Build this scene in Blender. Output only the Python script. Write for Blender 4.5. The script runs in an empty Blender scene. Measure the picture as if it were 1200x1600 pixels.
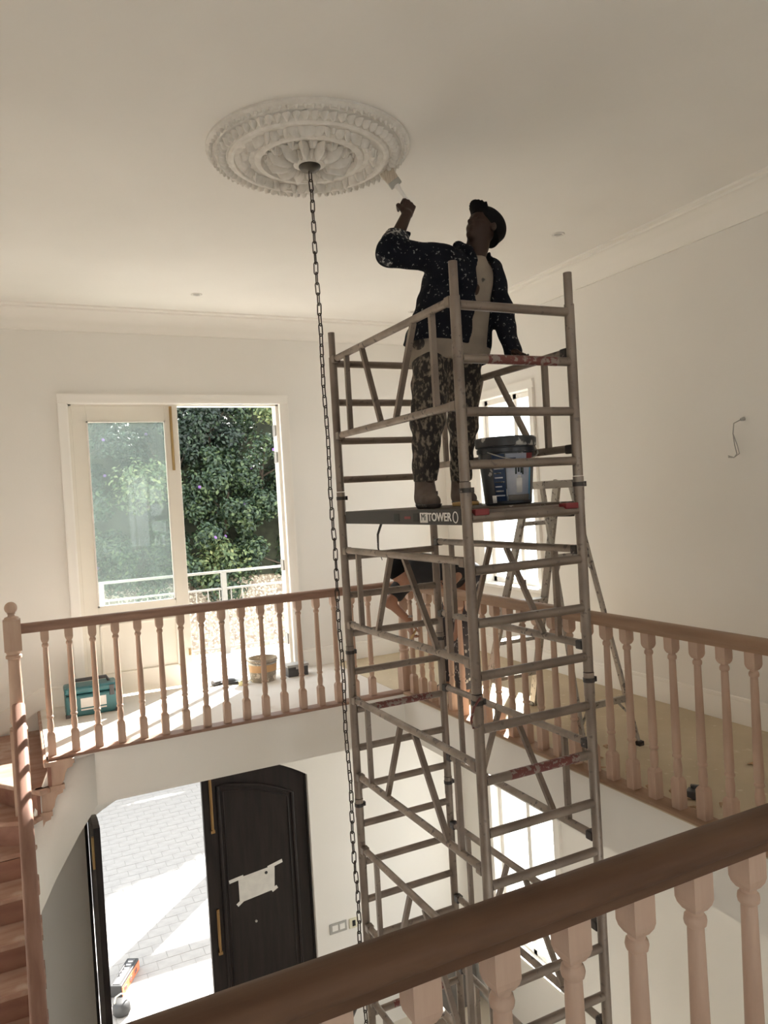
import bpy, math, random
import numpy as np
from mathutils import Vector, Matrix, Euler

# ------------------------------------------------------------------ camera, sky, sun, exposure
scene = bpy.context.scene
COL = scene.collection
R_ = math.radians
EYE = 1.75            # camera height above the gallery floor (z = 0)


def setup_camera():
    yaw, pitch, roll = R_(26.0936), R_(-1.0967), R_(-3.3451)
    cy, sy, cp, sp = math.cos(yaw), math.sin(yaw), math.cos(pitch), math.sin(pitch)
    fwd = Vector((sy * cp, cy * cp, sp))
    right = Vector((cy, -sy, 0))
    up = right.cross(fwd)
    r2 = math.cos(roll) * right + math.sin(roll) * up
    u2 = -math.sin(roll) * right + math.cos(roll) * up
    cam = bpy.data.cameras.new('camera')
    cam.sensor_fit = 'VERTICAL'
    cam.sensor_height = 36.0
    cam.lens = 36.0 * 1176.6 / 1600.0
    cam.clip_start = 0.02
    cam.clip_end = 300
    o = bpy.data.objects.new('camera', cam)
    COL.objects.link(o)
    m = Matrix((r2, u2, -fwd)).transposed().to_4x4()
    m.translation = Vector((0, 0, EYE))
    o.matrix_world = m
    scene.camera = o


setup_camera()

SUN_DIR = Vector((-0.74, -0.78, -0.88)).normalized()     # direction the light travels
SKY_STRENGTH = 4.8
SUN_STRENGTH = 42.0
EXPOSURE = -0.02

world = bpy.data.worlds.new('sky')
scene.world = world
world.use_nodes = True
_n = world.node_tree.nodes
_l = world.node_tree.links
_n.clear()
_tc = _n.new('ShaderNodeTexCoord')
_sep = _n.new('ShaderNodeSeparateXYZ')
_rmp = _n.new('ShaderNodeValToRGB')
_bg = _n.new('ShaderNodeBackground')
_out = _n.new('ShaderNodeOutputWorld')
_l.new(_tc.outputs['Generated'], _sep.inputs[0])
_l.new(_sep.outputs['Z'], _rmp.inputs[0])
_rmp.color_ramp.elements[0].position = 0.0
_rmp.color_ramp.elements[0].color = (1.0, 0.985, 0.96, 1)
_rmp.color_ramp.elements[1].position = 0.9
_rmp.color_ramp.elements[1].color = (0.80, 0.88, 0.96, 1)
_l.new(_rmp.outputs[0], _bg.inputs['Color'])
_bg.inputs['Strength'].default_value = SKY_STRENGTH
_l.new(_bg.outputs[0], _out.inputs['Surface'])

_sun = bpy.data.lights.new('sun', 'SUN')
_sun.energy = SUN_STRENGTH
_sun.angle = R_(0.6)
_sun.color = (1.0, 0.96, 0.90)
_so = bpy.data.objects.new('sun', _sun)
COL.objects.link(_so)
_so.rotation_euler = SUN_DIR.to_track_quat('-Z', 'Y').to_euler()
_so.location = (14, 20, 18)

vs = scene.view_settings
vs.view_transform = 'Standard'
vs.look = 'None'
vs.gamma = 1
vs.exposure = EXPOSURE
vs.use_curve_mapping = False
scene.cycles.max_bounces = 14
scene.cycles.diffuse_bounces = 10
scene.cycles.glossy_bounces = 4
scene.cycles.transmission_bounces = 8
scene.cycles.transparent_max_bounces = 12
scene.cycles.sample_clamp_indirect = 8.0
scene.cycles.use_denoising = True

random.seed(7)
rnd = random.Random(11)


# ------------------------------------------------------------------ materials
def mat(name, col, rough=0.6, metal=0.0, col2=None, scale=6.0, detail=4.0, stretch=(1, 1, 1), bump=0.0,
        bump_scale=None, spots=None, spot_scale=30.0, spot_pos=0.62, spot_soft=0.03, alpha=None, trans=None, ramp=(0.35, 0.65), spec=0.5, spot_stretch=None):
    m = bpy.data.materials.new(name)
    m.use_nodes = True
    nt = m.node_tree
    b = nt.nodes['Principled BSDF']
    b.inputs['Roughness'].default_value = rough
    b.inputs['Metallic'].default_value = metal
    b.inputs['Specular IOR Level'].default_value = spec
    b.inputs['Base Color'].default_value = (*col, 1)
    tc = nt.nodes.new('ShaderNodeTexCoord')
    mp = nt.nodes.new('ShaderNodeMapping')
    mp.inputs['Scale'].default_value = stretch
    nt.links.new(tc.outputs['Object'], mp.inputs[0])
    last = None
    if col2 is not None:
        nz = nt.nodes.new('ShaderNodeTexNoise')
        nz.inputs['Scale'].default_value = scale
        nz.inputs['Detail'].default_value = detail
        nt.links.new(mp.outputs[0], nz.inputs['Vector'])
        rp = nt.nodes.new('ShaderNodeValToRGB')
        rp.color_ramp.elements[0].position = ramp[0]
        rp.color_ramp.elements[0].color = (*col, 1)
        rp.color_ramp.elements[1].position = ramp[1]
        rp.color_ramp.elements[1].color = (*col2, 1)
        nt.links.new(nz.outputs['Fac'], rp.inputs[0])
        last = rp.outputs[0]
        nt.links.new(last, b.inputs['Base Color'])
    if spots is not None:
        nz = nt.nodes.new('ShaderNodeTexNoise')
        nz.inputs['Scale'].default_value = spot_scale
        nz.inputs['Detail'].default_value = 5
        if spot_stretch:
            mp2 = nt.nodes.new('ShaderNodeMapping')
            mp2.inputs['Scale'].default_value = spot_stretch
            nt.links.new(tc.outputs['Object'], mp2.inputs[0])
            nt.links.new(mp2.outputs[0], nz.inputs['Vector'])
        else:
            nt.links.new(tc.outputs['Object'], nz.inputs['Vector'])
        rp = nt.nodes.new('ShaderNodeValToRGB')
        rp.color_ramp.elements[0].position = spot_pos
        rp.color_ramp.elements[0].color = (0, 0, 0, 1)
        rp.color_ramp.elements[1].position = spot_pos + spot_soft
        rp.color_ramp.elements[1].color = (1, 1, 1, 1)
        nt.links.new(nz.outputs['Fac'], rp.inputs[0])
        mx = nt.nodes.new('ShaderNodeMix')
        mx.data_type = 'RGBA'
        nt.links.new(rp.outputs[0], mx.inputs['Factor'])
        if last:
            nt.links.new(last, mx.inputs['A'])
        else:
            mx.inputs['A'].default_value = (*col, 1)
        mx.inputs['B'].default_value = (*spots, 1)
        nt.links.new(mx.outputs['Result'], b.inputs['Base Color'])
    if bump > 0:
        nz = nt.nodes.new('ShaderNodeTexNoise')
        nz.inputs['Scale'].default_value = bump_scale or scale * 3
        nz.inputs['Detail'].default_value = 4
        nt.links.new(mp.outputs[0], nz.inputs['Vector'])
        bp = nt.nodes.new('ShaderNodeBump')
        bp.inputs['Strength'].default_value = bump
        bp.inputs['Distance'].default_value = 0.01
        nt.links.new(nz.outputs['Fac'], bp.inputs['Height'])
        nt.links.new(bp.outputs[0], b.inputs['Normal'])
    if trans is not None:
        b.inputs['Transmission Weight'].default_value = trans
    if alpha is not None:
        b.inputs['Alpha'].default_value = alpha
    return m


M = {}
M['wall'] = mat('wall_paint', (0.83, 0.805, 0.766), 0.85, col2=(0.80, 0.773, 0.733), scale=0.7, detail=3, bump=0.05, bump_scale=60)
M['ceiling'] = mat('ceiling_paint', (0.83, 0.806, 0.77), 0.9, col2=(0.79, 0.765, 0.728), scale=0.9, detail=3, bump=0.05, bump_scale=40)
M['plaster'] = mat('rose_plaster', (0.80, 0.775, 0.735), 0.8, col2=(0.70, 0.67, 0.625), scale=18)
M['trim'] = mat('trim_paint', (0.86, 0.83, 0.78), 0.55)
M['doorpaint'] = mat('door_primer', (0.85, 0.81, 0.73), 0.55, col2=(0.82, 0.775, 0.69), scale=2.0)
M['wood'] = mat('raw_wood', (0.44, 0.295, 0.22), 0.6, col2=(0.53, 0.378, 0.292), scale=5, stretch=(3, 3, 0.5), bump=0.08, bump_scale=40)
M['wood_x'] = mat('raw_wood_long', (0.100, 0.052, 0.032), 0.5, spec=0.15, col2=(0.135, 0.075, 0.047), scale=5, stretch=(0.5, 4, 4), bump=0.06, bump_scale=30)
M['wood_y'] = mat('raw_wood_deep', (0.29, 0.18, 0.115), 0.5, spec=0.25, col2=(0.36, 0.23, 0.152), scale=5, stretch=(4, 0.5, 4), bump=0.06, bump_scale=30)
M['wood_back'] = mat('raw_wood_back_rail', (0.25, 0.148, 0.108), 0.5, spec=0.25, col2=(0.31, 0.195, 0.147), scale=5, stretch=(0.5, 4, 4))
M['wood_stair'] = mat('stair_rail_wood', (0.24, 0.13, 0.095), 0.55, spec=0.25, col2=(0.31, 0.18, 0.135), scale=5, stretch=(4, 0.7, 0.7))
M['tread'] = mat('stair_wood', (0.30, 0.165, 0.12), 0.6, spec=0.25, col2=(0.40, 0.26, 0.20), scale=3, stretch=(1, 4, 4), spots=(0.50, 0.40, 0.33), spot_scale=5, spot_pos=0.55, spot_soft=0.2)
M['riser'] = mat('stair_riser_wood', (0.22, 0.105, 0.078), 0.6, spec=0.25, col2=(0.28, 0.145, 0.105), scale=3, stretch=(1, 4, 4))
M['cover'] = mat('floor_cover_board', (0.66, 0.61, 0.555), 0.8, col2=(0.61, 0.555, 0.50), scale=1.2, spots=(0.54, 0.47, 0.40), spot_scale=3.0, spot_pos=0.60, spot_soft=0.15)
M['screed'] = mat('floor_board_beige', (0.56, 0.465, 0.33), 0.8, col2=(0.48, 0.395, 0.275), scale=1.6, spots=(0.62, 0.54, 0.42), spot_scale=14.0, spot_pos=0.64, spot_soft=0.08)
M['tile'] = mat('hall_floor_tile', (0.66, 0.60, 0.51), 0.5, col2=(0.61, 0.55, 0.46), scale=1.0)
M['alu'] = mat('scaffold_aluminium', (0.20, 0.158, 0.130), 0.42, 0.45, col2=(0.29, 0.238, 0.20), scale=4.0, spots=(0.17, 0.135, 0.115), spot_scale=30, spot_pos=0.62, spot_soft=0.06, bump=0.1, bump_scale=70)
M['alu_paint'] = mat('scaffold_aluminium_spattered', (0.36, 0.295, 0.245), 0.5, 0.3, col2=(0.24, 0.195, 0.16), scale=9.0, spots=(0.14, 0.11, 0.10), spot_scale=26, spot_pos=0.61, spot_soft=0.04)
M['ladder'] = mat('ladder_aluminium', (0.38, 0.345, 0.305), 0.45, 0.5, spots=(0.16, 0.14, 0.13), spot_scale=35, spot_pos=0.58, spot_soft=0.06)
M['redtag'] = mat('rung_label_red', (0.15, 0.042, 0.036), 0.5, spots=(0.26, 0.21, 0.185), spot_scale=46, spot_pos=0.52, spot_soft=0.05)
M['darkplastic'] = mat('dark_plastic', (0.035, 0.028, 0.026), 0.45, spots=(0.22, 0.18, 0.16), spot_scale=60, spot_pos=0.64)
M['decksteel'] = mat('platform_side', (0.060, 0.054, 0.051), 0.5, 0.0, spec=0.3)
M['deck'] = mat('platform_ply', (0.10, 0.07, 0.05), 0.7, spots=(0.35, 0.30, 0.26), spot_scale=24, spot_pos=0.62)
M['white'] = mat('print_white', (0.80, 0.78, 0.75), 0.6)
M['black'] = mat('print_black', (0.02, 0.02, 0.02), 0.6)
M['red'] = mat('print_red', (0.22, 0.026, 0.03), 0.5)
M['iron'] = mat('chain_iron', (0.055, 0.04, 0.034), 0.45, 0.7)
M['bronze'] = mat('canopy_bronze', (0.10, 0.09, 0.075), 0.45, 0.7)
M['ebony'] = mat('front_door_stain', (0.016, 0.012, 0.012), 0.45, spec=0.22, col2=(0.026, 0.019, 0.018), scale=4, stretch=(6, 6, 0.6))
M['brass'] = mat('brass', (0.33, 0.20, 0.085), 0.35, 0.8)
M['brass_dull'] = mat('brass_bolt', (0.42, 0.28, 0.12), 0.4, 0.6)
M['paper'] = mat('paper', (0.78, 0.76, 0.72), 0.8, col2=(0.70, 0.68, 0.65), scale=14)
M['teal'] = mat('toolbox_teal', (0.028, 0.125, 0.142), 0.42, col2=(0.035, 0.15, 0.165), scale=5)
M['darkgrey'] = mat('dark_grey', (0.06, 0.058, 0.06), 0.5)
M['pot'] = mat('paint_tub_dirty', (0.42, 0.36, 0.28), 0.6, col2=(0.22, 0.19, 0.16), scale=8, spots=(0.62, 0.56, 0.46), spot_scale=14, spot_pos=0.58)
M['ochre'] = mat('dirty_ochre', (0.55, 0.33, 0.16), 0.6)
M['hedge'] = None
M['stone'] = mat('paver_stone', (0.26, 0.245, 0.225), 0.85, col2=(0.23, 0.215, 0.20), scale=7)
M['joint'] = mat('paver_joint_sand', (0.215, 0.20, 0.18), 0.9)
M['litter'] = mat('leaf_litter_bank', (0.36, 0.30, 0.22), 0.95, col2=(0.20, 0.15, 0.11), scale=9, spots=(0.62, 0.56, 0.44), spot_scale=16, spot_pos=0.52, spot_soft=0.05)
M['soil'] = mat('dark_bank_soil', (0.035, 0.04, 0.02), 0.95, col2=(0.02, 0.022, 0.012), scale=5)
M['galv'] = mat('balcony_rail_grey', (0.40, 0.39, 0.37), 0.5, 0.3)
M['concrete'] = mat('balcony_slab', (0.62, 0.58, 0.52), 0.85, col2=(0.55, 0.51, 0.46), scale=3)
M['skin'] = mat('skin', (0.036, 0.018, 0.012), 0.5, spec=0.3)
M['skin2'] = mat('skin_b', (0.30, 0.15, 0.095), 0.5)
M['jacket'] = mat('work_jacket', (0.006, 0.007, 0.011), 0.9, col2=(0.011, 0.012, 0.018), scale=6, spec=0.15, spots=(0.22, 0.23, 0.22), spot_scale=55, spot_pos=0.63, spot_soft=0.035)
M['sleeve'] = mat('work_jacket_spattered', (0.012, 0.014, 0.022), 0.85, spots=(0.34, 0.34, 0.32), spot_scale=55, spot_pos=0.53, spot_soft=0.06)
M['trouser'] = mat('spattered_trousers', (0.016, 0.013, 0.013), 0.85, col2=(0.03, 0.025, 0.022), scale=5, spots=(0.24, 0.195, 0.15), spot_scale=48, spot_pos=0.50, spot_soft=0.14, spot_stretch=(1, 1, 0.6))
M['tshirt'] = mat('stained_shirt', (0.31, 0.26, 0.21), 0.9, col2=(0.23, 0.19, 0.155), scale=6, spots=(0.06, 0.055, 0.05), spot_scale=9, spot_pos=0.64, spot_soft=0.04)
M['cap'] = mat('black_cap', (0.006, 0.0055, 0.006), 0.9, spec=0.15)
M['boot'] = mat('dusty_boot', (0.10, 0.072, 0.058), 0.8, col2=(0.16, 0.125, 0.105), scale=14)
M['tee_black'] = mat('black_tshirt', (0.012, 0.011, 0.013), 0.85)
M['trouser2'] = mat('grey_spattered_trousers', (0.045, 0.042, 0.05), 0.85, spots=(0.42, 0.40, 0.38), spot_scale=20, spot_pos=0.58, spot_soft=0.05)
M['bristle'] = mat('brush_bristle', (0.62, 0.55, 0.46), 0.9, col2=(0.45, 0.38, 0.30), scale=60, stretch=(4, 4, 0.3))
M['cream_plastic'] = mat('cream_plastic', (0.72, 0.68, 0.52), 0.4)
M['bucketblack'] = mat('tub_black', (0.022, 0.024, 0.030), 0.35, spots=(0.40, 0.38, 0.36), spot_scale=16, spot_pos=0.66, spot_soft=0.03)
M['lidgrey'] = mat('tub_lid', (0.035, 0.035, 0.038), 0.45, spots=(0.42, 0.40, 0.37), spot_scale=14, spot_pos=0.54, spot_soft=0.05)
M['navy'] = mat('label_navy', (0.03, 0.055, 0.12), 0.4)
M['picture'] = mat('label_picture', (0.56, 0.56, 0.60), 0.4, col2=(0.33, 0.37, 0.48), scale=9)
M['cyan'] = mat('label_cyan', (0.07, 0.30, 0.50), 0.4)
M['vase'] = mat('label_vase', (0.70, 0.69, 0.67), 0.4)
M['plant'] = mat('label_plant', (0.03, 0.05, 0.045), 0.4)
M['orange'] = mat('case_orange', (0.60, 0.16, 0.07), 0.5)
M['shaving'] = mat('wood_shaving', (0.46, 0.31, 0.19), 0.8)
M['yellowwood'] = mat('yellow_wood', (0.52, 0.34, 0.14), 0.6)
M['boardgrey'] = mat('grey_sheet', (0.16, 0.145, 0.13), 0.7)


def leaf_mat(name, a, b, c):
    m = bpy.data.materials.new(name)
    m.use_nodes = True
    nt = m.node_tree
    bs = nt.nodes['Principled BSDF']
    bs.inputs['Roughness'].default_value = 0.55
    g = nt.nodes.new('ShaderNodeNewGeometry')
    rp = nt.nodes.new('ShaderNodeValToRGB')
    rp.color_ramp.elements[0].color = (*a, 1)
    rp.color_ramp.elements[1].color = (*c, 1)
    e = rp.color_ramp.elements.new(0.6)
    e.color = (*b, 1)
    nt.links.new(g.outputs['Random Per Island'], rp.inputs[0])
    nt.links.new(rp.outputs[0], bs.inputs['Base Color'])
    return m


M['leaf_dark'] = leaf_mat('leaf_dark', (0.004, 0.010, 0.006), (0.012, 0.026, 0.013), (0.030, 0.055, 0.024))
M['leaf_mid'] = leaf_mat('leaf_mid', (0.009, 0.022, 0.011), (0.024, 0.048, 0.019), (0.070, 0.100, 0.034))
M['leaf_pale'] = leaf_mat('leaf_pale', (0.04, 0.07, 0.024), (0.08, 0.115, 0.04), (0.18, 0.20, 0.075))
M['violet'] = mat('flower_violet', (0.20, 0.10, 0.30), 0.6)
M['pinkflower'] = mat('flower_pale', (0.62, 0.50, 0.52), 0.6)


def glass_mat(name, tint, dirt):
    m = bpy.data.materials.new(name)
    m.use_nodes = True
    nt = m.node_tree
    nt.nodes.clear()
    o = nt.nodes.new('ShaderNodeOutputMaterial')
    tr = nt.nodes.new('ShaderNodeBsdfTransparent')
    tr.inputs[0].default_value = (*tint, 1)
    gl = nt.nodes.new('ShaderNodeBsdfGlossy')
    gl.inputs['Roughness'].default_value = 0.03
    df = nt.nodes.new('ShaderNodeBsdfDiffuse')
    df.inputs[0].default_value = (0.50, 0.56, 0.54, 1)
    tl = nt.nodes.new('ShaderNodeBsdfTranslucent')
    tl.inputs[0].default_value = (0.50, 0.56, 0.54, 1)
    ad = nt.nodes.new('ShaderNodeMixShader')
    ad.inputs[0].default_value = 0.5
    nt.links.new(df.outputs[0], ad.inputs[1])
    nt.links.new(tl.outputs[0], ad.inputs[2])
    m1 = nt.nodes.new('ShaderNodeMixShader')
    m1.inputs[0].default_value = 0.02
    nt.links.new(tr.outputs[0], m1.inputs[1])
    nt.links.new(gl.outputs[0], m1.inputs[2])
    m2 = nt.nodes.new('ShaderNodeMixShader')
    nt.links.new(m1.outputs[0], m2.inputs[1])
    nt.links.new(ad.outputs[0], m2.inputs[2])
    if dirt > 0:
        tc = nt.nodes.new('ShaderNodeTexCoord')
        nz = nt.nodes.new('ShaderNodeTexNoise')
        nz.inputs['Scale'].default_value = 2.5
        nz.inputs['Detail'].default_value = 6
        nt.links.new(tc.outputs['Object'], nz.inputs['Vector'])
        mr = nt.nodes.new('ShaderNodeMapRange')
        mr.inputs['From Min'].default_value = 0.3
        mr.inputs['From Max'].default_value = 0.7
        mr.inputs['To Min'].default_value = dirt * 0.8
        mr.inputs['To Max'].default_value = dirt * 1.2
        nt.links.new(nz.outputs['Fac'], mr.inputs['Value'])
        nt.links.new(mr.outputs[0], m2.inputs[0])
    else:
        m2.inputs[0].default_value = 0.0
    nt.links.new(m2.outputs[0], o.inputs['Surface'])
    return m


M['glass_dirty'] = glass_mat('glass_dusty', (0.84, 0.89, 0.88), 0.065)
M['glass'] = glass_mat('glass_clear', (0.95, 0.97, 0.97), 0.0)


# ------------------------------------------------------------------ mesh builder
def tag(o, label=None, cat=None, group=None, kind=None):
    if label:
        o['label'] = label
    if cat:
        o['category'] = cat
    if group:
        o['group'] = group
    if kind:
        o['kind'] = kind
    return o


def wpos(o):
    v = Vector((0, 0, 0))
    while o is not None:
        v += o.location
        o = o.parent
    return v


def empty(name, loc=(0, 0, 0), label=None, cat=None, group=None, kind=None):
    o = bpy.data.objects.new(name, None)
    o.empty_display_size = 0.1
    COL.objects.link(o)
    o.location = loc
    return tag(o, label, cat, group, kind)


class MB:
    """collects shapes in world coordinates, builds one mesh object"""

    def __init__(self):
        self.v = []
        self.f = []
        self.mi = []
        self.cur = 0

    def add(self, vs, fs):
        b = len(self.v)
        self.v += [Vector(p) for p in vs]
        for f in fs:
            self.f.append([b + i for i in f])
            self.mi.append(self.cur)
        return self

    def box(self, lo, hi):
        x0, y0, z0 = lo
        x1, y1, z1 = hi
        return self.add([(x0, y0, z0), (x1, y0, z0), (x1, y1, z0), (x0, y1, z0), (x0, y0, z1), (x1, y0, z1), (x1, y1, z1), (x0, y1, z1)],
                        [(0, 3, 2, 1), (4, 5, 6, 7), (0, 1, 5, 4), (1, 2, 6, 5), (2, 3, 7, 6), (3, 0, 4, 7)])

    def obox(self, c, size, rot):
        """oriented box: rot = Matrix 3x3 or euler tuple"""
        if not isinstance(rot, Matrix):
            rot = Euler(rot).to_matrix()
        sx, sy, sz = [s / 2 for s in size]
        pts = [(-sx, -sy, -sz), (sx, -sy, -sz), (sx, sy, -sz), (-sx, sy, -sz), (-sx, -sy, sz), (sx, -sy, sz), (sx, sy, sz), (-sx, sy, sz)]
        return self.add([Vector(c) + rot @ Vector(p) for p in pts],
                        [(0, 3, 2, 1), (4, 5, 6, 7), (0, 1, 5, 4), (1, 2, 6, 5), (2, 3, 7, 6), (3, 0, 4, 7)])

    def bar(self, a, b, w, h, up=(0, 0, 1)):
        a, b = Vector(a), Vector(b)
        d = (b - a)
        L = d.length
        d.normalize()
        u = Vector(up)
        s = d.cross(u)
        if s.length < 1e-5:
            s = d.cross(Vector((1, 0, 0)))
        s.normalize()
        u = s.cross(d)
        m = Matrix((s, d, u)).transposed()
        return self.obox((a + b) / 2, (w, L, h), m)

    def tube(self, a, b, r0, r1=None, n=12, caps=True):
        a, b = Vector(a), Vector(b)
        r1 = r0 if r1 is None else r1
        d = (b - a).normalized()
        s = d.orthogonal().normalized()
        t = d.cross(s)
        vs = []
        for p, r in ((a, r0), (b, r1)):
            for i in range(n):
                th = 2 * math.pi * i / n
                vs.append(p + r * (math.cos(th) * s + math.sin(th) * t))
        fs = [(i, (i + 1) % n, n + (i + 1) % n, n + i) for i in range(n)]
        if caps:
            fs += [tuple(range(n - 1, -1, -1)), tuple(range(n, 2 * n))]
        return self.add(vs, fs)

    def path(self, pts, r, n=8, closed=False):
        pts = [Vector(p) for p in pts]
        N = len(pts)
        vs, fs = [], []
        prev = None
        for i, p in enumerate(pts):
            if closed:
                d = pts[(i + 1) % N] - pts[i - 1]
            else:
                d = pts[min(i + 1, N - 1)] - pts[max(i - 1, 0)]
            d.normalize()
            s = d.orthogonal() if prev is None else prev - d * prev.dot(d)
            s.normalize()
            prev = s
            t = d.cross(s)
            rr = r[i] if isinstance(r, (list, tuple)) else r
            for k in range(n):
                th = 2 * math.pi * k / n
                vs.append(p + rr * (math.cos(th) * s + math.sin(th) * t))
        for i in range(N if closed else N - 1):
            j = (i + 1) % N
            for k in range(n):
                fs.append((i * n + k, i * n + (k + 1) % n, j * n + (k + 1) % n, j * n + k))
        if not closed:
            fs += [tuple(range(n - 1, -1, -1)), tuple((N - 1) * n + k for k in range(n))]
        return self.add(vs, fs)

    def lathe(self, prof, c=(0, 0, 0), n=16, capb=True, capt=True):
        vs, fs = [], []
        for r, z in prof:
            for i in range(n):
                th = 2 * math.pi * (i + 0.5) / n
                vs.append((c[0] + r * math.cos(th), c[1] + r * math.sin(th), c[2] + z))
        for j in range(len(prof) - 1):
            for i in range(n):
                k = (i + 1) % n
                fs.append((j * n + i, j * n + k, (j + 1) * n + k, (j + 1) * n + i))
        if capb:
            fs.append(tuple(range(n - 1, -1, -1)))
        if capt:
            fs.append(tuple((len(prof) - 1) * n + i for i in range(n)))
        return self.add(vs, fs)

    def prism(self, poly, a, b):
        """poly: list of 3D points (planar); extruded from offset a to offset b (vectors)"""
        a, b = Vector(a), Vector(b)
        n = len(poly)
        vs = [Vector(p) + a for p in poly] + [Vector(p) + b for p in poly]
        fs = [tuple(range(n - 1, -1, -1)), tuple(range(n, 2 * n))] + [(i, (i + 1) % n, n + (i + 1) % n, n + i) for i in range(n)]
        return self.add(vs, fs)

    def sweep(self, prof, a, b, side, up):
        """prof in (s,u) plane swept from a to b"""
        a, b, side, up = Vector(a), Vector(b), Vector(side), Vector(up)
        n = len(prof)
        vs = [p0 + s * side + u * up for p0 in (a, b) for s, u in prof]
        fs = [tuple(range(n - 1, -1, -1)), tuple(range(n, 2 * n))] + [(i, (i + 1) % n, n + (i + 1) % n, n + i) for i in range(n)]
        return self.add(vs, fs)

    def build(self, name, m, parent=None, smooth=40, bevel=0, loc=None):
        me = bpy.data.meshes.new(name)
        off = wpos(parent) if parent is not None else Vector((0, 0, 0))
        if loc is not None:
            off = Vector(loc)
        me.from_pydata([p - off for p in self.v], [], self.f)
        ms = m if isinstance(m, (list, tuple)) else [m]
        for q in ms:
            me.materials.append(q)
        if len(ms) > 1:
            me.polygons.foreach_set('material_index', self.mi)
        import bmesh as _bm
        b = _bm.new()
        b.from_mesh(me)
        _bm.ops.recalc_face_normals(b, faces=b.faces)
        b.to_mesh(me)
        b.free()
        if smooth:
            me.shade_smooth()
            me.set_sharp_from_angle(angle=R_(smooth))
        o = bpy.data.objects.new(name, me)
        COL.objects.link(o)
        if parent is not None:
            o.parent = parent
            o.location = off - wpos(parent)
        elif loc is not None:
            o.location = off
        if bevel:
            md = o.modifiers.new('bevel', 'BEVEL')
            md.width = bevel
            md.segments = 2
            md.limit_method = 'ANGLE'
        return o


def inst(src, loc, parent=None, rot=None, name=None, scale=None):
    o = bpy.data.objects.new(name or src.name.split('.')[0], src.data)
    COL.objects.link(o)
    if parent is not None:
        o.parent = parent
        o.location = Vector(loc) - wpos(parent)
    else:
        o.location = loc
    if rot is not None:
        o.rotation_euler = rot
    if scale is not None:
        o.scale = scale
    return o


def text_mesh(txt, size, extrude=0.0006, bold=0.022):
    c = bpy.data.curves.new('t', 'FONT')
    c.body = txt
    c.size = size
    c.extrude = extrude
    c.offset = size * bold
    c.align_x = 'CENTER'
    c.align_y = 'CENTER'
    o = bpy.data.objects.new('t', c)
    COL.objects.link(o)
    bpy.context.view_layer.update()
    me = bpy.data.meshes.new_from_object(o.evaluated_get(bpy.context.evaluated_depsgraph_get()))
    bpy.data.objects.remove(o)
    return me


# ------------------------------------------------------------------ dimensions
YB = 7.55          # inner face of back wall
XR = 4.52          # inner face of right wall
XL = -1.20         # left wall
YN = -2.8          # wall behind the camera
ZC = 3.66          # ceiling
ZG = -4.10         # hall floor
EB = 5.95          # edge of back gallery
ER = 3.01          # edge of right gallery
EN = 1.20          # edge of near gallery
TH = 0.20          # wall thickness
SL = 0.39          # gallery slab thickness

# ------------------------------------------------------------------ room shell
def struct(o):
    o['kind'] = 'structure'
    return o


# hall floor
struct(MB().box((XL - TH, YN - TH, ZG - 0.15), (XR + TH, YB + 0.02, ZG)).build('floor', M['tile']))
# ceiling
struct(MB().box((XL - TH, YN - TH, ZC), (XR + TH, YB + TH, ZC + 0.2)).build('ceiling', M['ceiling']))


def arch_pts(x0, x1, zs, rise, n=24):
    c = (x1 - x0) / 2
    Rr = (c * c + rise * rise) / (2 * rise)
    cx, cz = (x0 + x1) / 2, zs + rise - Rr
    a0 = math.asin(c / Rr)
    return [(cx + Rr * math.sin(-a0 + 2 * a0 * i / n), cz + Rr * math.cos(-a0 + 2 * a0 * i / n)) for i in range(n + 1)]


# back wall with french door opening (upper) and arched front door opening (lower)
UX0, UX1, UZ = 0.50, 2.55, 2.79
DX0, DX1, DZ, DR = 0.405, 2.61, -1.13, 0.34
w = MB()
w.box((XL - TH, YB, ZG), (DX0, YB + TH, -0.02))
w.box((DX1, YB, ZG), (XR + TH, YB + TH, -0.02))
ap = arch_pts(DX0, DX1, DZ, DR)
for (xa, za), (xb, zb) in zip(ap[:-1], ap[1:]):
    w.prism([(xa, YB, za), (xb, YB, zb), (xb, YB, -0.02), (xa, YB, -0.02)], (0, 0, 0), (0, TH, 0))
w.box((XL - TH, YB, -0.02), (UX0, YB + TH, ZC))
w.box((UX1, YB, -0.02), (XR + TH, YB + TH, ZC))
w.box((UX0, YB, UZ), (UX1, YB + TH, ZC))
struct(w.build('wall_back', M['wall'], smooth=0))
# right wall: window upper and window lower
W1 = (5.90, 6.80, 0.78, 2.72)       # y0,y1,z0,z1
W2 = (5.86, 6.95, -3.12, -0.75)
w = MB()
w.box((XR, YN - TH, ZG), (XR + TH, W1[0], ZC))
w.box((XR, 6.95, ZG), (XR + TH, YB, ZC))
w.box((XR, W1[1], -0.5), (XR + TH, 6.95, ZC))
w.box((XR, W1[0], -0.5), (XR + TH, W1[1], W1[2]))
w.box((XR, W1[0], W1[3]), (XR + TH, W1[1], ZC))
w.box((XR, W1[0], W2[3]), (XR + TH, W2[1], -0.5))
w.box((XR, W1[0], ZG), (XR + TH, W2[1], W2[2]))
struct(w.build('wall_right', M['wall'], smooth=0))
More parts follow.
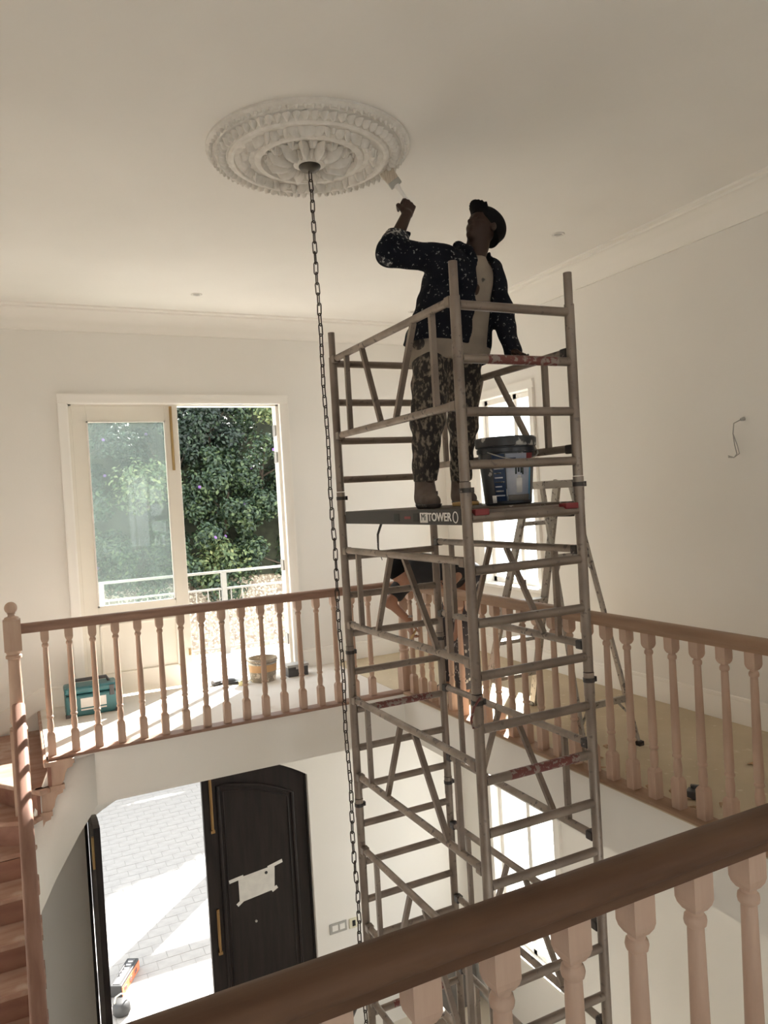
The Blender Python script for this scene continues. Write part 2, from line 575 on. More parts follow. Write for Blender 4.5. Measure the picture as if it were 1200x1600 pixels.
# left wall and wall behind the camera, their unseen windows added to brighten the room
LW = (-1.9, -0.3, 0.9, 2.6)  # unseen window added to light the right wall and ceiling
w = MB()
w.box((XL - TH, YN - TH, ZG), (XL, LW[0], ZC)).box((XL - TH, LW[1], ZG), (XL, YB, ZC)).box((XL - TH, LW[0], ZG), (XL, LW[1], LW[2])).box((XL - TH, LW[0], LW[3]), (XL, LW[1], ZC))
struct(w.build('wall_left', M['wall'], smooth=0))
NW = [(2.3, 3.6, 0.9, 2.6)]  # unseen upper window, added for more light on the near side
NL = [(0.4, 1.8, -3.2, -0.9), (2.2, 3.8, -3.2, -0.9)]  # unseen lower windows, added to brighten the hall
w = MB()
xs = [XL] + [q for a in NW for q in a[:2]] + [XR]
for rows, zlo, zhi in ((NW, -0.2, ZC), (NL, ZG, -0.2)):
    xs = [XL] + [q for a in rows for q in a[:2]] + [XR]
    for i in range(0, len(xs), 2):
        w.box((xs[i], YN - TH, zlo), (xs[i + 1], YN, zhi))
    for a in rows:
        w.box((a[0], YN - TH, zlo), (a[1], YN, a[2]))
        w.box((a[0], YN - TH, a[3]), (a[1], YN, zhi))
struct(w.build('wall_near', M['wall'], smooth=0))

# gallery slabs
struct(MB().box((0.10, EB, -SL), (XR, YB, 0)).build('floor_back_gallery', [M['wall']], smooth=0))
struct(MB().box((ER, YN, -SL), (XR, EB, 0)).build('floor_right_gallery', [M['wall']], smooth=0))
struct(MB().box((XL, YN, -SL), (ER, EN, 0)).build('floor_near_gallery', [M['wall']], smooth=0))
# floor coverings (boards laid on the galleries)
cov = struct(MB().box((0.10, EB + 0.09, 0.0), (2.98, YB - 0.02, 0.006)).build('floor_cover_back', M['cover'], smooth=0))
cov = struct(MB().box((2.985, YN, 0.0), (XR - 0.02, YB - 0.02, 0.006)).build('floor_cover_right', M['screed'], smooth=0))

# cornices (trim)
CP = [(0.0, -0.20), (0.018, -0.20), (0.022, -0.165), (0.03, -0.158), (0.036, -0.125), (0.055, -0.095), (0.085, -0.07), (0.12, -0.055),
      (0.128, -0.043), (0.165, -0.036), (0.17, -0.02), (0.205, -0.014), (0.21, 0.0), (0.0, 0.0)]
struct(MB().sweep(CP, (XL, YB, ZC), (XR, YB, ZC), (0, -1, 0), (0, 0, 1)).build('trim_1', M['trim'], smooth=50))
struct(MB().sweep(CP, (XR, YN, ZC), (XR, YB, ZC), (-1, 0, 0), (0, 0, 1)).build('trim_2', M['trim'], smooth=50))
struct(MB().sweep(CP, (XL, YN, ZC), (XL, YB, ZC), (1, 0, 0), (0, 0, 1)).build('trim_3', M['trim'], smooth=50))
# skirting boards
BP = [(0, 0), (0.016, 0), (0.016, 0.155), (0.011, 0.165), (0.013, 0.172), (0.008, 0.19), (0, 0.195)]
struct(MB().sweep(BP, (0.10, YB, 0.0), (0.43, YB, 0.0), (0, -1, 0), (0, 0, 1)).sweep(BP, (2.62, YB, 0), (XR, YB, 0), (0, -1, 0), (0, 0, 1)).build('baseboard_back', M['trim']))
struct(MB().sweep(BP, (XR, YN, 0.0), (XR, YB, 0.0), (-1, 0, 0), (0, 0, 1)).build('baseboard_right', M['trim']))
# raking skirting beside the winders
struct(MB().prism([(0.10, YB, 0.0), (0.10, YB, 0.19), (-1.2, YB, -0.42), (-1.2, YB, -0.66)], (0, -0.016, 0), (0, 0, 0)).build('baseboard_left', M['trim'], smooth=0))


# ------------------------------------------------------------------ french door to the balcony
def panel_leaf(mb, x0, x1, y0, y1, z0, z1, stile, top, bottom, mid):
    """frame of a glazed leaf lying in an XZ plane: stiles, top rail, lock rail (mid=(za,zb)), bottom rail and a recessed lower panel"""
    mb.box((x0, y0, z0), (x0 + stile, y1, z1))
    mb.box((x1 - stile, y0, z0), (x1, y1, z1))
    mb.box((x0 + stile, y0, z1 - top), (x1 - stile, y1, z1))
    mb.box((x0 + stile, y0, mid[0]), (x1 - stile, y1, mid[1]))
    mb.box((x0 + stile, y0, z0), (x1 - stile, y1, z0 + bottom))
    mb.box((x0 + stile, y0 + 0.014, z0 + bottom), (x1 - stile, y1 - 0.014, mid[0]))


d1 = struct(empty('door_1', (1.52, YB, 0), 'cream french door to the balcony, its other leaf folded open', 'door'))
m = MB()
AR = [(0.0, 0.0), (0.012, 0.0), (0.022, 0.02), (0.022, 0.06), (0.030, 0.072), (0.030, 0.09), (0.0, 0.09)]
m.sweep(AR, (UX0, YB, 0), (UX0, YB, UZ), (0, -1, 0), (-1, 0, 0))
m.sweep(AR, (UX1, YB, 0), (UX1, YB, UZ), (0, -1, 0), (1, 0, 0))
m.sweep(AR, (UX0 - 0.09, YB, UZ), (UX1 + 0.09, YB, UZ), (0, -1, 0), (0, 0, 1))
m.build('architrave', M['trim'], d1)
m = MB()
m.box((UX0, YB + 0.04, 0), (UX0 + 0.03, YB + 0.16, UZ)).box((UX1 - 0.03, YB + 0.04, 0), (UX1, YB + 0.16, UZ)).box((UX0, YB + 0.04, UZ - 0.015), (UX1, YB + 0.16, UZ))
m.build('frame', M['doorpaint'], d1, smooth=0)
m = MB()
panel_leaf(m, UX0 + 0.03, 1.505, YB + 0.045, YB + 0.09, 0.01, UZ - 0.015, 0.125, 0.145, 0.20, (0.70, 0.865))
leaf = m.build('closed_leaf', M['doorpaint'], d1, smooth=0, bevel=0.003)
m = MB()
gx0, gx1, gz0, gz1 = UX0 + 0.155, 1.38, 0.865, UZ - 0.16
for (a, b) in (((gx0, gz0), (gx1, gz0 + 0.014)), ((gx0, gz1 - 0.014), (gx1, gz1)), ((gx0, gz0), (gx0 + 0.014, gz1)), ((gx1 - 0.014, gz0), (gx1, gz1))):
    m.box((a[0], YB + 0.038, a[1]), (b[0], YB + 0.06, b[1]))
m.build('glazing_bead', M['trim'], leaf, smooth=0)
m = MB()
px0, px1, pz0, pz1 = UX0 + 0.155, 1.38, 0.21, 0.70
for (a, b) in (((px0, pz0), (px1, pz0 + 0.02)), ((px0, pz1 - 0.02), (px1, pz1)), ((px0, pz0), (px0 + 0.02, pz1)), ((px1 - 0.02, pz0), (px1, pz1))):
    m.box((a[0], YB + 0.036, a[1]), (b[0], YB + 0.06, b[1]))
m.build('panel_moulding', M['doorpaint'], leaf, smooth=0, bevel=0.004)
MB().box((gx0, YB + 0.064, gz0), (gx1, YB + 0.070, gz1)).build('pane', M['glass_dirty'], leaf, smooth=0)
m = MB()
m.box((1.425, YB + 0.030, 2.14), (1.450, YB + 0.045, UZ - 0.02)).tube((1.4375, YB + 0.024, 2.16), (1.4375, YB + 0.024, UZ - 0.03), 0.007)
tag(m.build('flush_bolt', M['brass_dull'], leaf), 'brass sliding bolt')
MB().box((1.47, YB + 0.03, 0.30), (1.488, YB + 0.046, 0.36)).build('keeper', M['brass_dull'], leaf, smooth=0)
# open leaf, swung outwards against the reveal
ol = MB()
hx, hy = UX1 - 0.035, YB + 0.10
ang = R_(114)
lw = 1.0
ca, sa = math.cos(ang), math.sin(ang)


def ol_pt(u, t, z):       # u along the leaf from the hinge, t thickness
    return (hx - u * ca + t * sa, hy + u * sa + t * ca, z)


def ol_box(mb, u0, u1, t0, t1, z0, z1):
    p = [ol_pt(u0, t0, z0), ol_pt(u1, t0, z0), ol_pt(u1, t1, z0), ol_pt(u0, t1, z0), ol_pt(u0, t0, z1), ol_pt(u1, t0, z1), ol_pt(u1, t1, z1), ol_pt(u0, t1, z1)]
    mb.add(p, [(0, 3, 2, 1), (4, 5, 6, 7), (0, 1, 5, 4), (1, 2, 6, 5), (2, 3, 7, 6), (3, 0, 4, 7)])


for a in ((0, 0.125, 0, 0.045, 0.01, UZ - 0.02), (0.875, 1.0, 0, 0.045, 0.01, UZ - 0.02), (0.125, 0.875, 0, 0.045, UZ - 0.165, UZ - 0.02), (0.125, 0.875, 0, 0.045, 0.70, 0.865), (0.125, 0.875, 0, 0.045, 0.01, 0.21), (0.125, 0.875, 0.014, 0.031, 0.21, 0.70)):
    ol_box(ol, *a)
oleaf = ol.build('open_leaf', M['doorpaint'], d1, smooth=0)
g = MB()
ol_box(g, 0.125, 0.875, 0.020, 0.026, 0.865, UZ - 0.165)
g.build('pane', M['glass_dirty'], oleaf, smooth=0)
for z in (2.52, 2.24, 1.10, 0.32):
    h = MB()
    h.box((UX1 - 0.046, YB + 0.05, z - 0.055), (UX1 - 0.029, YB + 0.115, z + 0.055)).tube((UX1 - 0.044, YB + 0.108, z - 0.06), (UX1 - 0.044, YB + 0.108, z + 0.06), 0.009)
    h.build('hinge', M['galv'], d1)

# ------------------------------------------------------------------ arched front door
d2 = struct(empty('door_2', (1.56, YB, ZG), 'dark arched double front door, one leaf closed and one leaf open inwards', 'door'))
ap = arch_pts(DX0, DX1, DZ, DR, 32)


def arch_z(x, shrink=0.0):
    for (xa, za), (xb, zb) in zip(ap[:-1], ap[1:]):
        if xa <= x <= xb:
            return za + (zb - za) * (x - xa) / (xb - xa) - shrink
    return DZ - shrink


def leaf_slice(mb, x0, x1, zbot, ztop_fn, y0, y1, n=10):
    for i in range(n):
        a, b = x0 + (x1 - x0) * i / n, x0 + (x1 - x0) * (i + 1) / n
        mb.prism([(a, y0, zbot), (b, y0, zbot), (b, y0, ztop_fn(b)), (a, y0, ztop_fn(a))], (0, 0, 0), (0, y1 - y0, 0))


LX0, LX1 = 1.515, DX1 - 0.02
m = MB()
leaf_slice(m, LX0, LX1, ZG + 0.01, lambda x: arch_z(x, 0.01), YB + 0.07, YB + 0.12, 14)
rl = m.build('closed_leaf', M['ebony'], d2, smooth=0)
# raised moulding following the arch
mo = MB()
ix0, ix1 = LX0 + 0.155, LX1 - 0.14
top = [(ix0 + (ix1 - ix0) * i / 14.0) for i in range(15)]
pts = [(ix0, YB + 0.066, ZG + 0.25)] + [(x, YB + 0.066, arch_z(x, 0.27)) for x in top] + [(ix1, YB + 0.066, ZG + 0.25)]
mo.path(pts, 0.020, 8, closed=True)
pts = [(ix0 + 0.05, YB + 0.068, ZG + 0.30)] + [(max(min(x, ix1 - 0.05), ix0 + 0.05), YB + 0.068, arch_z(x, 0.33)) for x in top] + [(ix1 - 0.05, YB + 0.068, ZG + 0.30)]
mo.path(pts, 0.010, 6, closed=True)
mo.build('panel_moulding', M['ebony'], rl)
for z0, z1 in ((-1.53, -0.93), (-2.77, -2.31)):
    m = MB()
    m.box((1.585, YB + 0.055, z0), (1.612, YB + 0.07, z1)).tube((1.598, YB + 0.05, z0 + 0.02), (1.598, YB + 0.05, z1 - 0.02), 0.007)
    m.box((1.578, YB + 0.045, z0), (1.619, YB + 0.07, z0 + 0.03))
    tag(m.build('flush_bolt', M['brass'], rl), 'brass bolt')
MB().lathe([(0.014, 0), (0.014, 0.01), (0.009, 0.02)], (0, 0, 0), 12)
m = MB().tube((1.985, YB + 0.055, -2.545), (1.985, YB + 0.07, -2.545), 0.012)
m.build('peephole', M['galv'], rl)
# frame of the doorway
m = MB()
m.box((DX1 - 0.02, YB + 0.05, ZG), (DX1, YB + 0.14, DZ)).box((DX0, YB + 0.05, ZG), (DX0 + 0.03, YB + 0.14, DZ))
for (xa, za), (xb, zb) in zip(ap[:-1], ap[1:]):
    m.prism([(xa, YB + 0.05, za - 0.012), (xb, YB + 0.05, zb - 0.012), (xb, YB + 0.05, zb + 0.004), (xa, YB + 0.05, za + 0.004)], (0, 0, 0), (0, 0.09, 0))
m.build('frame', M['ebony'], d2, smooth=0)
# open leaf: swung into the hall
m = MB()
N = 12
oa = R_(91.2)
for i in range(N):
    u0, u1 = i / N * 1.04, (i + 1) / N * 1.04
    za, zb = arch_z(DX0 + 0.03 + u0, 0.012), arch_z(DX0 + 0.03 + u1, 0.012)
    p = []
    for u, z in ((u0, ZG + 0.01), (u1, ZG + 0.01), (u1, zb), (u0, za)):
        p.append((DX0 + 0.035 + u * math.cos(oa), YB + 0.05 - u * math.sin(oa), z))
    nrm = Vector((math.sin(oa), math.cos(oa), 0)) * 0.05
    m.prism(p, (0, 0, 0), nrm)
lo = m.build('open_leaf', M['ebony'], d2, smooth=0)
m = MB()
c, s_ = math.cos(oa), math.sin(oa)
for u in (0.985,):
    base = Vector((DX0 + 0.035 + u * c, YB + 0.05 - u * s_, 0))
    m.obox(base + Vector((0, 0, -1.02)) - Vector((s_, c, 0)) * 0.01, (0.035, 0.02, 0.26), Euler((0, 0, -oa)).to_matrix())
tag(m.build('edge_plate', M['brass_dull'], lo), 'brass bolt plate on the leaf edge')

# ------------------------------------------------------------------ windows in the right wall
def window(name, y0, y1, z0, z1, mullions, label):
    r = struct(empty(name, (XR, (y0 + y1) / 2, z0), label, 'window'))
    m = MB()
    AR2 = [(0.0, 0.0), (0.012, 0.0), (0.022, 0.02), (0.022, 0.055), (0.030, 0.066), (0.030, 0.085), (0.0, 0.085)]
    m.sweep(AR2, (XR, y0, z0), (XR, y0, z1), (-1, 0, 0), (0, -1, 0))
    m.sweep(AR2, (XR, y1, z0), (XR, y1, z1), (-1, 0, 0), (0, 1, 0))
    m.sweep(AR2, (XR, y0 - 0.085, z1), (XR, y1 + 0.085, z1), (-1, 0, 0), (0, 0, 1))
    m.build('architrave', M['trim'], r)
    if True:
        MB().box((XR - 0.07, y0 - 0.11, z0 - 0.035), (XR + 0.02, y1 + 0.11, z0)).build('sill', M['trim'], r, smooth=0, bevel=0.005)
    fr = MB()
    t = 0.055
    x0, x1 = XR + 0.09, XR + 0.14
    fr.box((x0, y0, z0), (x1, y0 + t, z1)).box((x0, y1 - t, z0), (x1, y1, z1)).box((x0, y0, z0), (x1, y1, z0 + t)).box((x0, y0, z1 - t), (x1, y1, z1))
    for q in mullions:
        fr.box((x0, q - 0.03, z0), (x1, q + 0.03, z1))
    fr.build('frame', M['trim'], r, smooth=0, bevel=0.003)
    ys = [y0 + t] + [k for q in mullions for k in (q - 0.03, q + 0.03)] + [y1 - t]
    for i in range(0, len(ys), 2):
        MB().box((XR + 0.11, ys[i], z0 + t), (XR + 0.116, ys[i + 1], z1 - t)).build('pane', M['glass'], r, smooth=0)
    return r


window('window_1', *W1, [6.26], 'tall white two-light window in the upper right wall')
window('window_2', *W2, [6.42], 'tall bright window low in the right wall of the hall')
for k, a in enumerate(NW + NL):  # frames and panes of the added windows behind the camera
    fr = MB()
    r = struct(empty('window_%d' % (3 + k), ((a[0] + a[1]) / 2, YN, a[2])))
    fr.box((a[0], YN - 0.12, a[2]), (a[0] + 0.06, YN - 0.06, a[3])).box((a[1] - 0.06, YN - 0.12, a[2]), (a[1], YN - 0.06, a[3])).box((a[0], YN - 0.12, a[2]), (a[1], YN - 0.06, a[2] + 0.06)).box((a[0], YN - 0.12, a[3] - 0.06), (a[1], YN - 0.06, a[3]))
    fr.build('frame', M['trim'], r, smooth=0)
    MB().box((a[0] + 0.06, YN - 0.095, a[2] + 0.06), (a[1] - 0.06, YN - 0.089, a[3] - 0.06)).build('pane', M['glass'], r, smooth=0)

r = struct(empty('window_6', (XL, (LW[0] + LW[1]) / 2, LW[2])))  # added window in the left wall, out of view
fr = MB()
for a, b in (((LW[0], LW[2]), (LW[0] + 0.06, LW[3])), ((LW[1] - 0.06, LW[2]), (LW[1], LW[3])), ((LW[0], LW[2]), (LW[1], LW[2] + 0.06)), ((LW[0], LW[3] - 0.06), (LW[1], LW[3]))):
    fr.box((XL - 0.12, a[0], a[1]), (XL - 0.06, b[0], b[1]))
fr.build('frame', M['trim'], r, smooth=0)
MB().box((XL - 0.095, LW[0] + 0.06, LW[2] + 0.06), (XL - 0.089, LW[1] - 0.06, LW[3] - 0.06)).build('pane', M['glass'], r, smooth=0)

# ------------------------------------------------------------------ balustrades
RAILP = [(-0.030, -0.070), (0.030, -0.070), (0.031, -0.050), (0.036, -0.046), (0.042, -0.034), (0.0425, -0.022), (0.038, -0.010), (0.028, -0.003), (0.012, 0.0),
         (-0.012, 0.0), (-0.028, -0.003), (-0.038, -0.010), (-0.0425, -0.022), (-0.042, -0.034), (-0.036, -0.046), (-0.031, -0.050)]


def sq(mb, z0, z1, h):
    mb.box((-h, -h, z0), (h, h, z1))


def baluster_mesh(z0, z1, name='baluster'):
    """turned baluster between z0 and z1, square blocks at both ends"""
    mb = MB()
    H = z1 - z0
    hb = 0.150
    ht = 0.062
    q = 0.0275
    sq(mb, z0, z0 + hb, q)
    sq(mb, z1 - ht, z1, q)
    def frus(za, ha, zb_, hb_):
        mb.add([(-ha, -ha, za), (ha, -ha, za), (ha, ha, za), (-ha, ha, za), (-hb_, -hb_, zb_), (hb_, -hb_, zb_), (hb_, hb_, zb_), (-hb_, hb_, zb_)],
               [(0, 3, 2, 1), (4, 5, 6, 7), (0, 1, 5, 4), (1, 2, 6, 5), (2, 3, 7, 6), (3, 0, 4, 7)])
    zt = z1 - ht
    frus(zt - 0.012, 0.0245, zt, q)
    frus(zt - 0.024, 0.0175, zt - 0.012, 0.0245)
    frus(z0 + hb, q, z0 + hb + 0.010, 0.0235)
    frus(z0 + hb + 0.010, 0.0235, z0 + hb + 0.020, 0.0165)
    b0 = z0 + hb + 0.018
    P = [(0.0185, b0), (0.0195, b0 + 0.006), (0.0225, b0 + 0.03), (0.0235, b0 + 0.055), (0.0185, b0 + 0.096),
         (0.0185, b0 + 0.100), (0.025, b0 + 0.106), (0.0255, b0 + 0.111), (0.025, b0 + 0.116), (0.020, b0 + 0.122), (0.0235, b0 + 0.145), (0.0228, b0 + 0.21),
         (0.0178, zt - 0.068), (0.0175, zt - 0.060), (0.0225, zt - 0.055), (0.0242, zt - 0.046), (0.0225, zt - 0.037), (0.0178, zt - 0.032), (0.0185, zt - 0.022)]
    mb.lathe(P, n=14)
    o = mb.build(name, M['wood'], None, smooth=35)
    COL.objects.unlink(o)
    return o


BAL = baluster_mesh(0.022, 0.932)


def newel_build(name, x, y, z0, z1, parent, ball=True):
    mb = MB()
    h = 0.057
    zb = z0 + 0.30 if z0 > -0.1 else z1 - 0.82
    mb.box((x - h, y - h, z0), (x + h, y + h, zb))
    mb.box((x - h, y - h, z1 - 0.26), (x + h, y + h, z1 - 0.04))
    P = [(h, zb - 0.001), (0.055, zb + 0.01), (0.042, zb + 0.018), (0.042, zb + 0.03), (0.05, zb + 0.05), (0.052, zb + 0.08), (0.048, zb + 0.12), (0.040, z1 - 0.34),
         (0.040, z1 - 0.32), (0.054, z1 - 0.312), (0.054, z1 - 0.295), (0.044, z1 - 0.285), (0.05, z1 - 0.272), (h, z1 - 0.259)]
    mb.lathe(P, (x, y, 0), 20)
    mb.lathe([(h * 0.95, z1 - 0.041), (0.045, z1 - 0.022), (0.024, z1 - 0.014), (0.022, z1), (0.03, z1 + 0.006)], (x, y, 0), 20)
    o = mb.build(name, M['wood'], parent, smooth=35)
    if ball:
        b = MB()
        n = 12
        b.lathe([(0.043 * math.sin(math.pi * i / n) + 1e-4, -0.043 * math.cos(math.pi * i / n)) for i in range(n + 1)], (x, y, z1 + 0.045), 18)
        b.build('ball_finial', M['wood'], o)
    return o


RY = EB + 0.045     # rail line of the back balustrade
RX = ER + 0.045     # rail line of the right balustrade
RN = EN - 0.055     # rail line of the near balustrade
bb = empty('balustrade', (1.5, RY, 0), 'turned wooden balustrade along the back gallery in front of the french door', 'balustrade', None)
MB().sweep(RAILP, (-0.012, RY, 1.0), (RX - 0.03, RY, 1.0), (0, 1, 0), (0, 0, 1)).build('handrail', M['wood_back'], bb, smooth=50)
MB().box((0.11, EB - 0.025, 0.0), (ER + 0.10, EB + 0.10, 0.024)).build('base_rail', M['wood_back'], bb, smooth=0, bevel=0.008)
for i in range(17):
    x = 0.141 + 0.1615 * i
    if x < RX - 0.10:
        inst(BAL, (x, RY, 0), bb, name='baluster')
newel_build('newel_post', -0.066, RY, -0.36, 1.075, bb)
br = empty('balustrade', (RX, 3.6, 0), 'turned wooden balustrade along the right gallery beside the stepladder', 'balustrade')
MB().sweep(RAILP, (RX, EN - 0.1, 1.0), (RX, RY + 0.03, 1.0), (1, 0, 0), (0, 0, 1)).build('handrail', M['wood_y'], br, smooth=50)
MB().box((ER - 0.025, EN - 0.1, 0.0), (ER + 0.10, EB - 0.025, 0.024)).build('base_rail', M['wood_y'], br, smooth=0, bevel=0.008)
for i in range(-12, 20):
    y = 2.735 + 0.163 * i
    if EN + 0.05 < y < RY - 0.09:
        inst(BAL, (RX, y, 0), br, name='baluster')
m = MB()
h = 0.05
m.box((RX - h, RY - h, 0.02), (RX + h, RY + h, 0.24)).box((RX - h, RY - h, 0.74), (RX + h, RY + h, 0.935))
m.lathe([(h, 0.239), (0.046, 0.25), (0.036, 0.258), (0.036, 0.27), (0.044, 0.31), (0.036, 0.36), (0.046, 0.37), (0.046, 0.385), (0.038, 0.39), (0.043, 0.42), (0.034, 0.68), (0.045, 0.69), (0.045, 0.705), (0.036, 0.712), (h, 0.741)], (RX, RY, 0), 18)
m.build('newel_post', M['wood'], br, smooth=35)
bn = empty('balustrade', (1.0, RN, 0), 'wooden balustrade with thick round handrail in the foreground', 'balustrade')
MB().sweep(RAILP, (XL, RN, 1.0), (RX, RN, 1.0), (0, 1, 0), (0, 0, 1)).build('handrail', M['wood_x'], bn, smooth=50)
MB().box((XL, EN - 0.10, 0.0), (ER, EN + 0.025, 0.024)).build('base_rail', M['wood_x'], bn, smooth=0, bevel=0.008)
for i in range(-10, 16):
    x = 0.906 + 0.1645 * i
    if XL + 0.05 < x < RX - 0.06:
        inst(BAL, (x, RN, 0), bn, name='baluster')

# ------------------------------------------------------------------ staircase
RISE = 0.175
GO = 0.24
st = empty('staircase', (-0.6, 4.0, ZG), 'reddish wooden winding staircase with handrail at the left edge', 'staircase')
SX = -0.05
rr = 0.16
cx, cy = 0.11, EB - 0.05 - rr


def ray_out(th):
    dx, dy = -math.sin(th), math.cos(th)
    t = 99
    if dx < -1e-6:
        t = min(t, (XL - cx) / dx)
    if dy > 1e-6:
        t = min(t, (YB - cy) / dy)
    return (cx + dx * t, cy + dy * t)


def winder_poly(t0, t1, rin):
    inner = [(cx - rin * math.sin(t0 + (t1 - t0) * i / 4), cy + rin * math.cos(t0 + (t1 - t0) * i / 4)) for i in range(5)]
    o0, o1 = ray_out(t0), ray_out(t1)
    outer = [o1]
    corner = math.atan2(-(XL - cx), YB - cy)
    if t0 < corner < t1:
        outer.append((XL, YB))
    outer.append(o0)
    return inner + outer


NWD = 3
for k in range(NWD):
    t0, t1 = math.pi / 2 * k / NWD, math.pi / 2 * (k + 1) / NWD
    z = -RISE * (k + 1)
    poly = winder_poly(max(t0 - 0.05, 0), min(t1 + 0.10, math.pi / 2 + 0.04), rr - 0.035)
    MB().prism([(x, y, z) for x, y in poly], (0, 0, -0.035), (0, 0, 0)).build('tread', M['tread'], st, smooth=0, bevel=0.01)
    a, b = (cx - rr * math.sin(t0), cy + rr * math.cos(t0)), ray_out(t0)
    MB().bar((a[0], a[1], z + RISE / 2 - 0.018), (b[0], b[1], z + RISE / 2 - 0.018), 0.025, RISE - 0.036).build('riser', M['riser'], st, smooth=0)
# gallery nosing at the head of the stair
MB().box((0.075, EB - 0.05, -0.036), (0.13, YB - 0.02, 0.0)).build('tread', M['tread'], st, smooth=0, bevel=0.01)
NST = 24
y = cy
z = -RISE * (NWD + 1)
src = None
for k in range(NST):
    yk = cy - GO * k
    zk = -RISE * (NWD + 1 + k)
    if zk <= ZG + 0.02:
        break
    if src is None:
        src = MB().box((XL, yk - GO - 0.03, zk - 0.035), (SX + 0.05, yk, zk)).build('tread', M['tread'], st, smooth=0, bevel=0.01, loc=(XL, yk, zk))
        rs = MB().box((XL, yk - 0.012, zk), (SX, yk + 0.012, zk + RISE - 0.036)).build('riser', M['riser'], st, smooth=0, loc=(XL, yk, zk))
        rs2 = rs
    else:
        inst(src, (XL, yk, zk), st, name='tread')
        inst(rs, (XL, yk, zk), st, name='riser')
# plastered string: follows the inner curve; lower edge rakes down
sp = MB()
path = [(0.42, EB + 0.008, -0.012, -SL), (0.28, EB + 0.002, -0.03, -0.58)]
for i in range(9):
    th = math.pi / 2 * i / 8
    top = -0.05 - RISE * (NWD + 0.4) * (i / 8)
    bot = (-0.85, -0.90, -0.95, -0.99, -1.02, -1.05, -1.08, -1.11, -1.15)[i]
    path.append((cx - rr * math.sin(th), cy + rr * math.cos(th) + 0.045 * (1 - i / 8.0), top, bot))
z_s = path[-1][2]
b_s = path[-1][3]
for k in range(1, 15):
    path.append((SX, cy - 0.3 * k, max(z_s - 0.3 * k * RISE / GO, ZG + 0.01), max(b_s - 0.3 * k * RISE / GO, ZG)))
vsn, fsn = [], []
for (x, yy, t, b) in path:
    vsn += [(x, yy, b), (x, yy, t)]
for i in range(len(path) - 1):
    fsn.append((2 * i, 2 * i + 2, 2 * i + 3, 2 * i + 1))
sp.add(vsn, fsn)
so = sp.build('string', M['wall'], st, smooth=60)
md = so.modifiers.new('solid', 'SOLIDIFY')
md.thickness = 0.026
md.offset = 0
# carved tread-end brackets on the string
for (x0, x1, z) in ((0.11, 0.28, 0.0), (0.01, 0.205, -RISE), (-0.06, 0.115, -2 * RISE)):
    yq = EB - 0.045
    m = MB()
    m.box((x0, yq - 0.01, z - 0.034), (x1, yq + 0.03, z))
    m.prism([(x0 + 0.01, yq, z - 0.034), (x1 - 0.01, yq, z - 0.034), (x1 - 0.015, yq, z - 0.06), (x1 - 0.05, yq, z - 0.07), (x1 - 0.065, yq, z - 0.10), (x1 - 0.075, yq, z - 0.145), (x1 - 0.095, yq, z - RISE), (x0 + 0.01, yq, z - RISE)], (0, 0, 0), (0, 0.03, 0))
    m.build('bracket', M['wood'], st, smooth=30)
# soffit under the straight flight
m = MB()
m.prism([(XL, cy, b_s + 0.02), (XL, cy - 2.4, b_s - 2.4 * RISE / GO), (XL, cy - 2.4, b_s - 2.4 * RISE / GO - 0.03), (XL, cy, b_s - 0.02)], (0, 0, 0), (SX - XL, 0, 0))
m.build('soffit', M['wall'], st, smooth=0)
# stair handrail and balusters
ra, rb = Vector((-0.058, RY - 0.062, 0.45)), Vector((-0.025, 1.3, -2.93))
dr = (rb - ra).normalized()
upv = Vector((1, 0, 0)).cross(dr).normalized()
if upv.z < 0:
    upv = -upv
MB().sweep(RAILP, ra, rb, (1, 0, 0), upv).build('handrail', M['wood_stair'], st, smooth=50)
SB = baluster_mesh(0.0, 0.80, 'baluster')
for k in range(18):
    yk = cy - 0.10 - GO * k
    zk = -RISE * (NWD + 1 + k)
    inst(SB, (-0.048 + 0.001 * k, yk, zk), st, name='baluster')

# ------------------------------------------------------------------ ceiling rose
RC = Vector((1.555, 3.845, ZC))
rose = empty('ceiling_rose', RC, 'large round white plaster ceiling rose with carved leaf relief', 'ceiling rose')
prof = [(0.55, 0.0), (0.55, -0.012), (0.538, -0.022), (0.52, -0.026), (0.505, -0.020), (0.50, -0.026), (0.44, -0.046), (0.435, -0.055), (0.42, -0.062), (0.405, -0.060), (0.40, -0.048), (0.30, -0.046),
        (0.295, -0.058), (0.28, -0.066), (0.262, -0.066), (0.255, -0.05), (0.25, -0.036), (0.16, -0.048), (0.09, -0.075), (0.07, -0.085), (0.0001, -0.09)]
MB().lathe(prof, RC, 96, capb=False, capt=False).build('disc', M['plaster'], rose, smooth=30)


def blob_mesh(name, outline, h, m):
    """low relief leaf: outline in local xy, domed in -z"""
    n = len(outline)
    vs = [(x, y_, 0.0) for x, y_ in outline] + [(x * 0.62 + 0.0, y_ * 0.42, -h) for x, y_ in outline] + [(0, 0, -h * 1.15)]
    fs = [(i, (i + 1) % n, n + (i + 1) % n, n + i) for i in range(n)] + [(n + i, n + (i + 1) % n, 2 * n) for i in range(n)]
    o = MB().add(vs, fs).build(name, m, None, smooth=60)
    COL.objects.unlink(o)
    return o


def leaf_outline(L, W, lobes=3):
    o = []
    n = 7
    for s in (1, -1):
        rng = range(n + 1) if s == 1 else range(n - 1, 0, -1)
        for i in rng:
            t = i / n
            w_ = W * (math.sin(math.pi * min(t * 0.92 + 0.06, 1)) ** 0.7) * (1 + 0.25 * math.cos(lobes * 2 * math.pi * t)) * 0.5
            o.append(((t - 0.5) * L, s * w_ if 0 < i < n else s * 0.001))
    return o


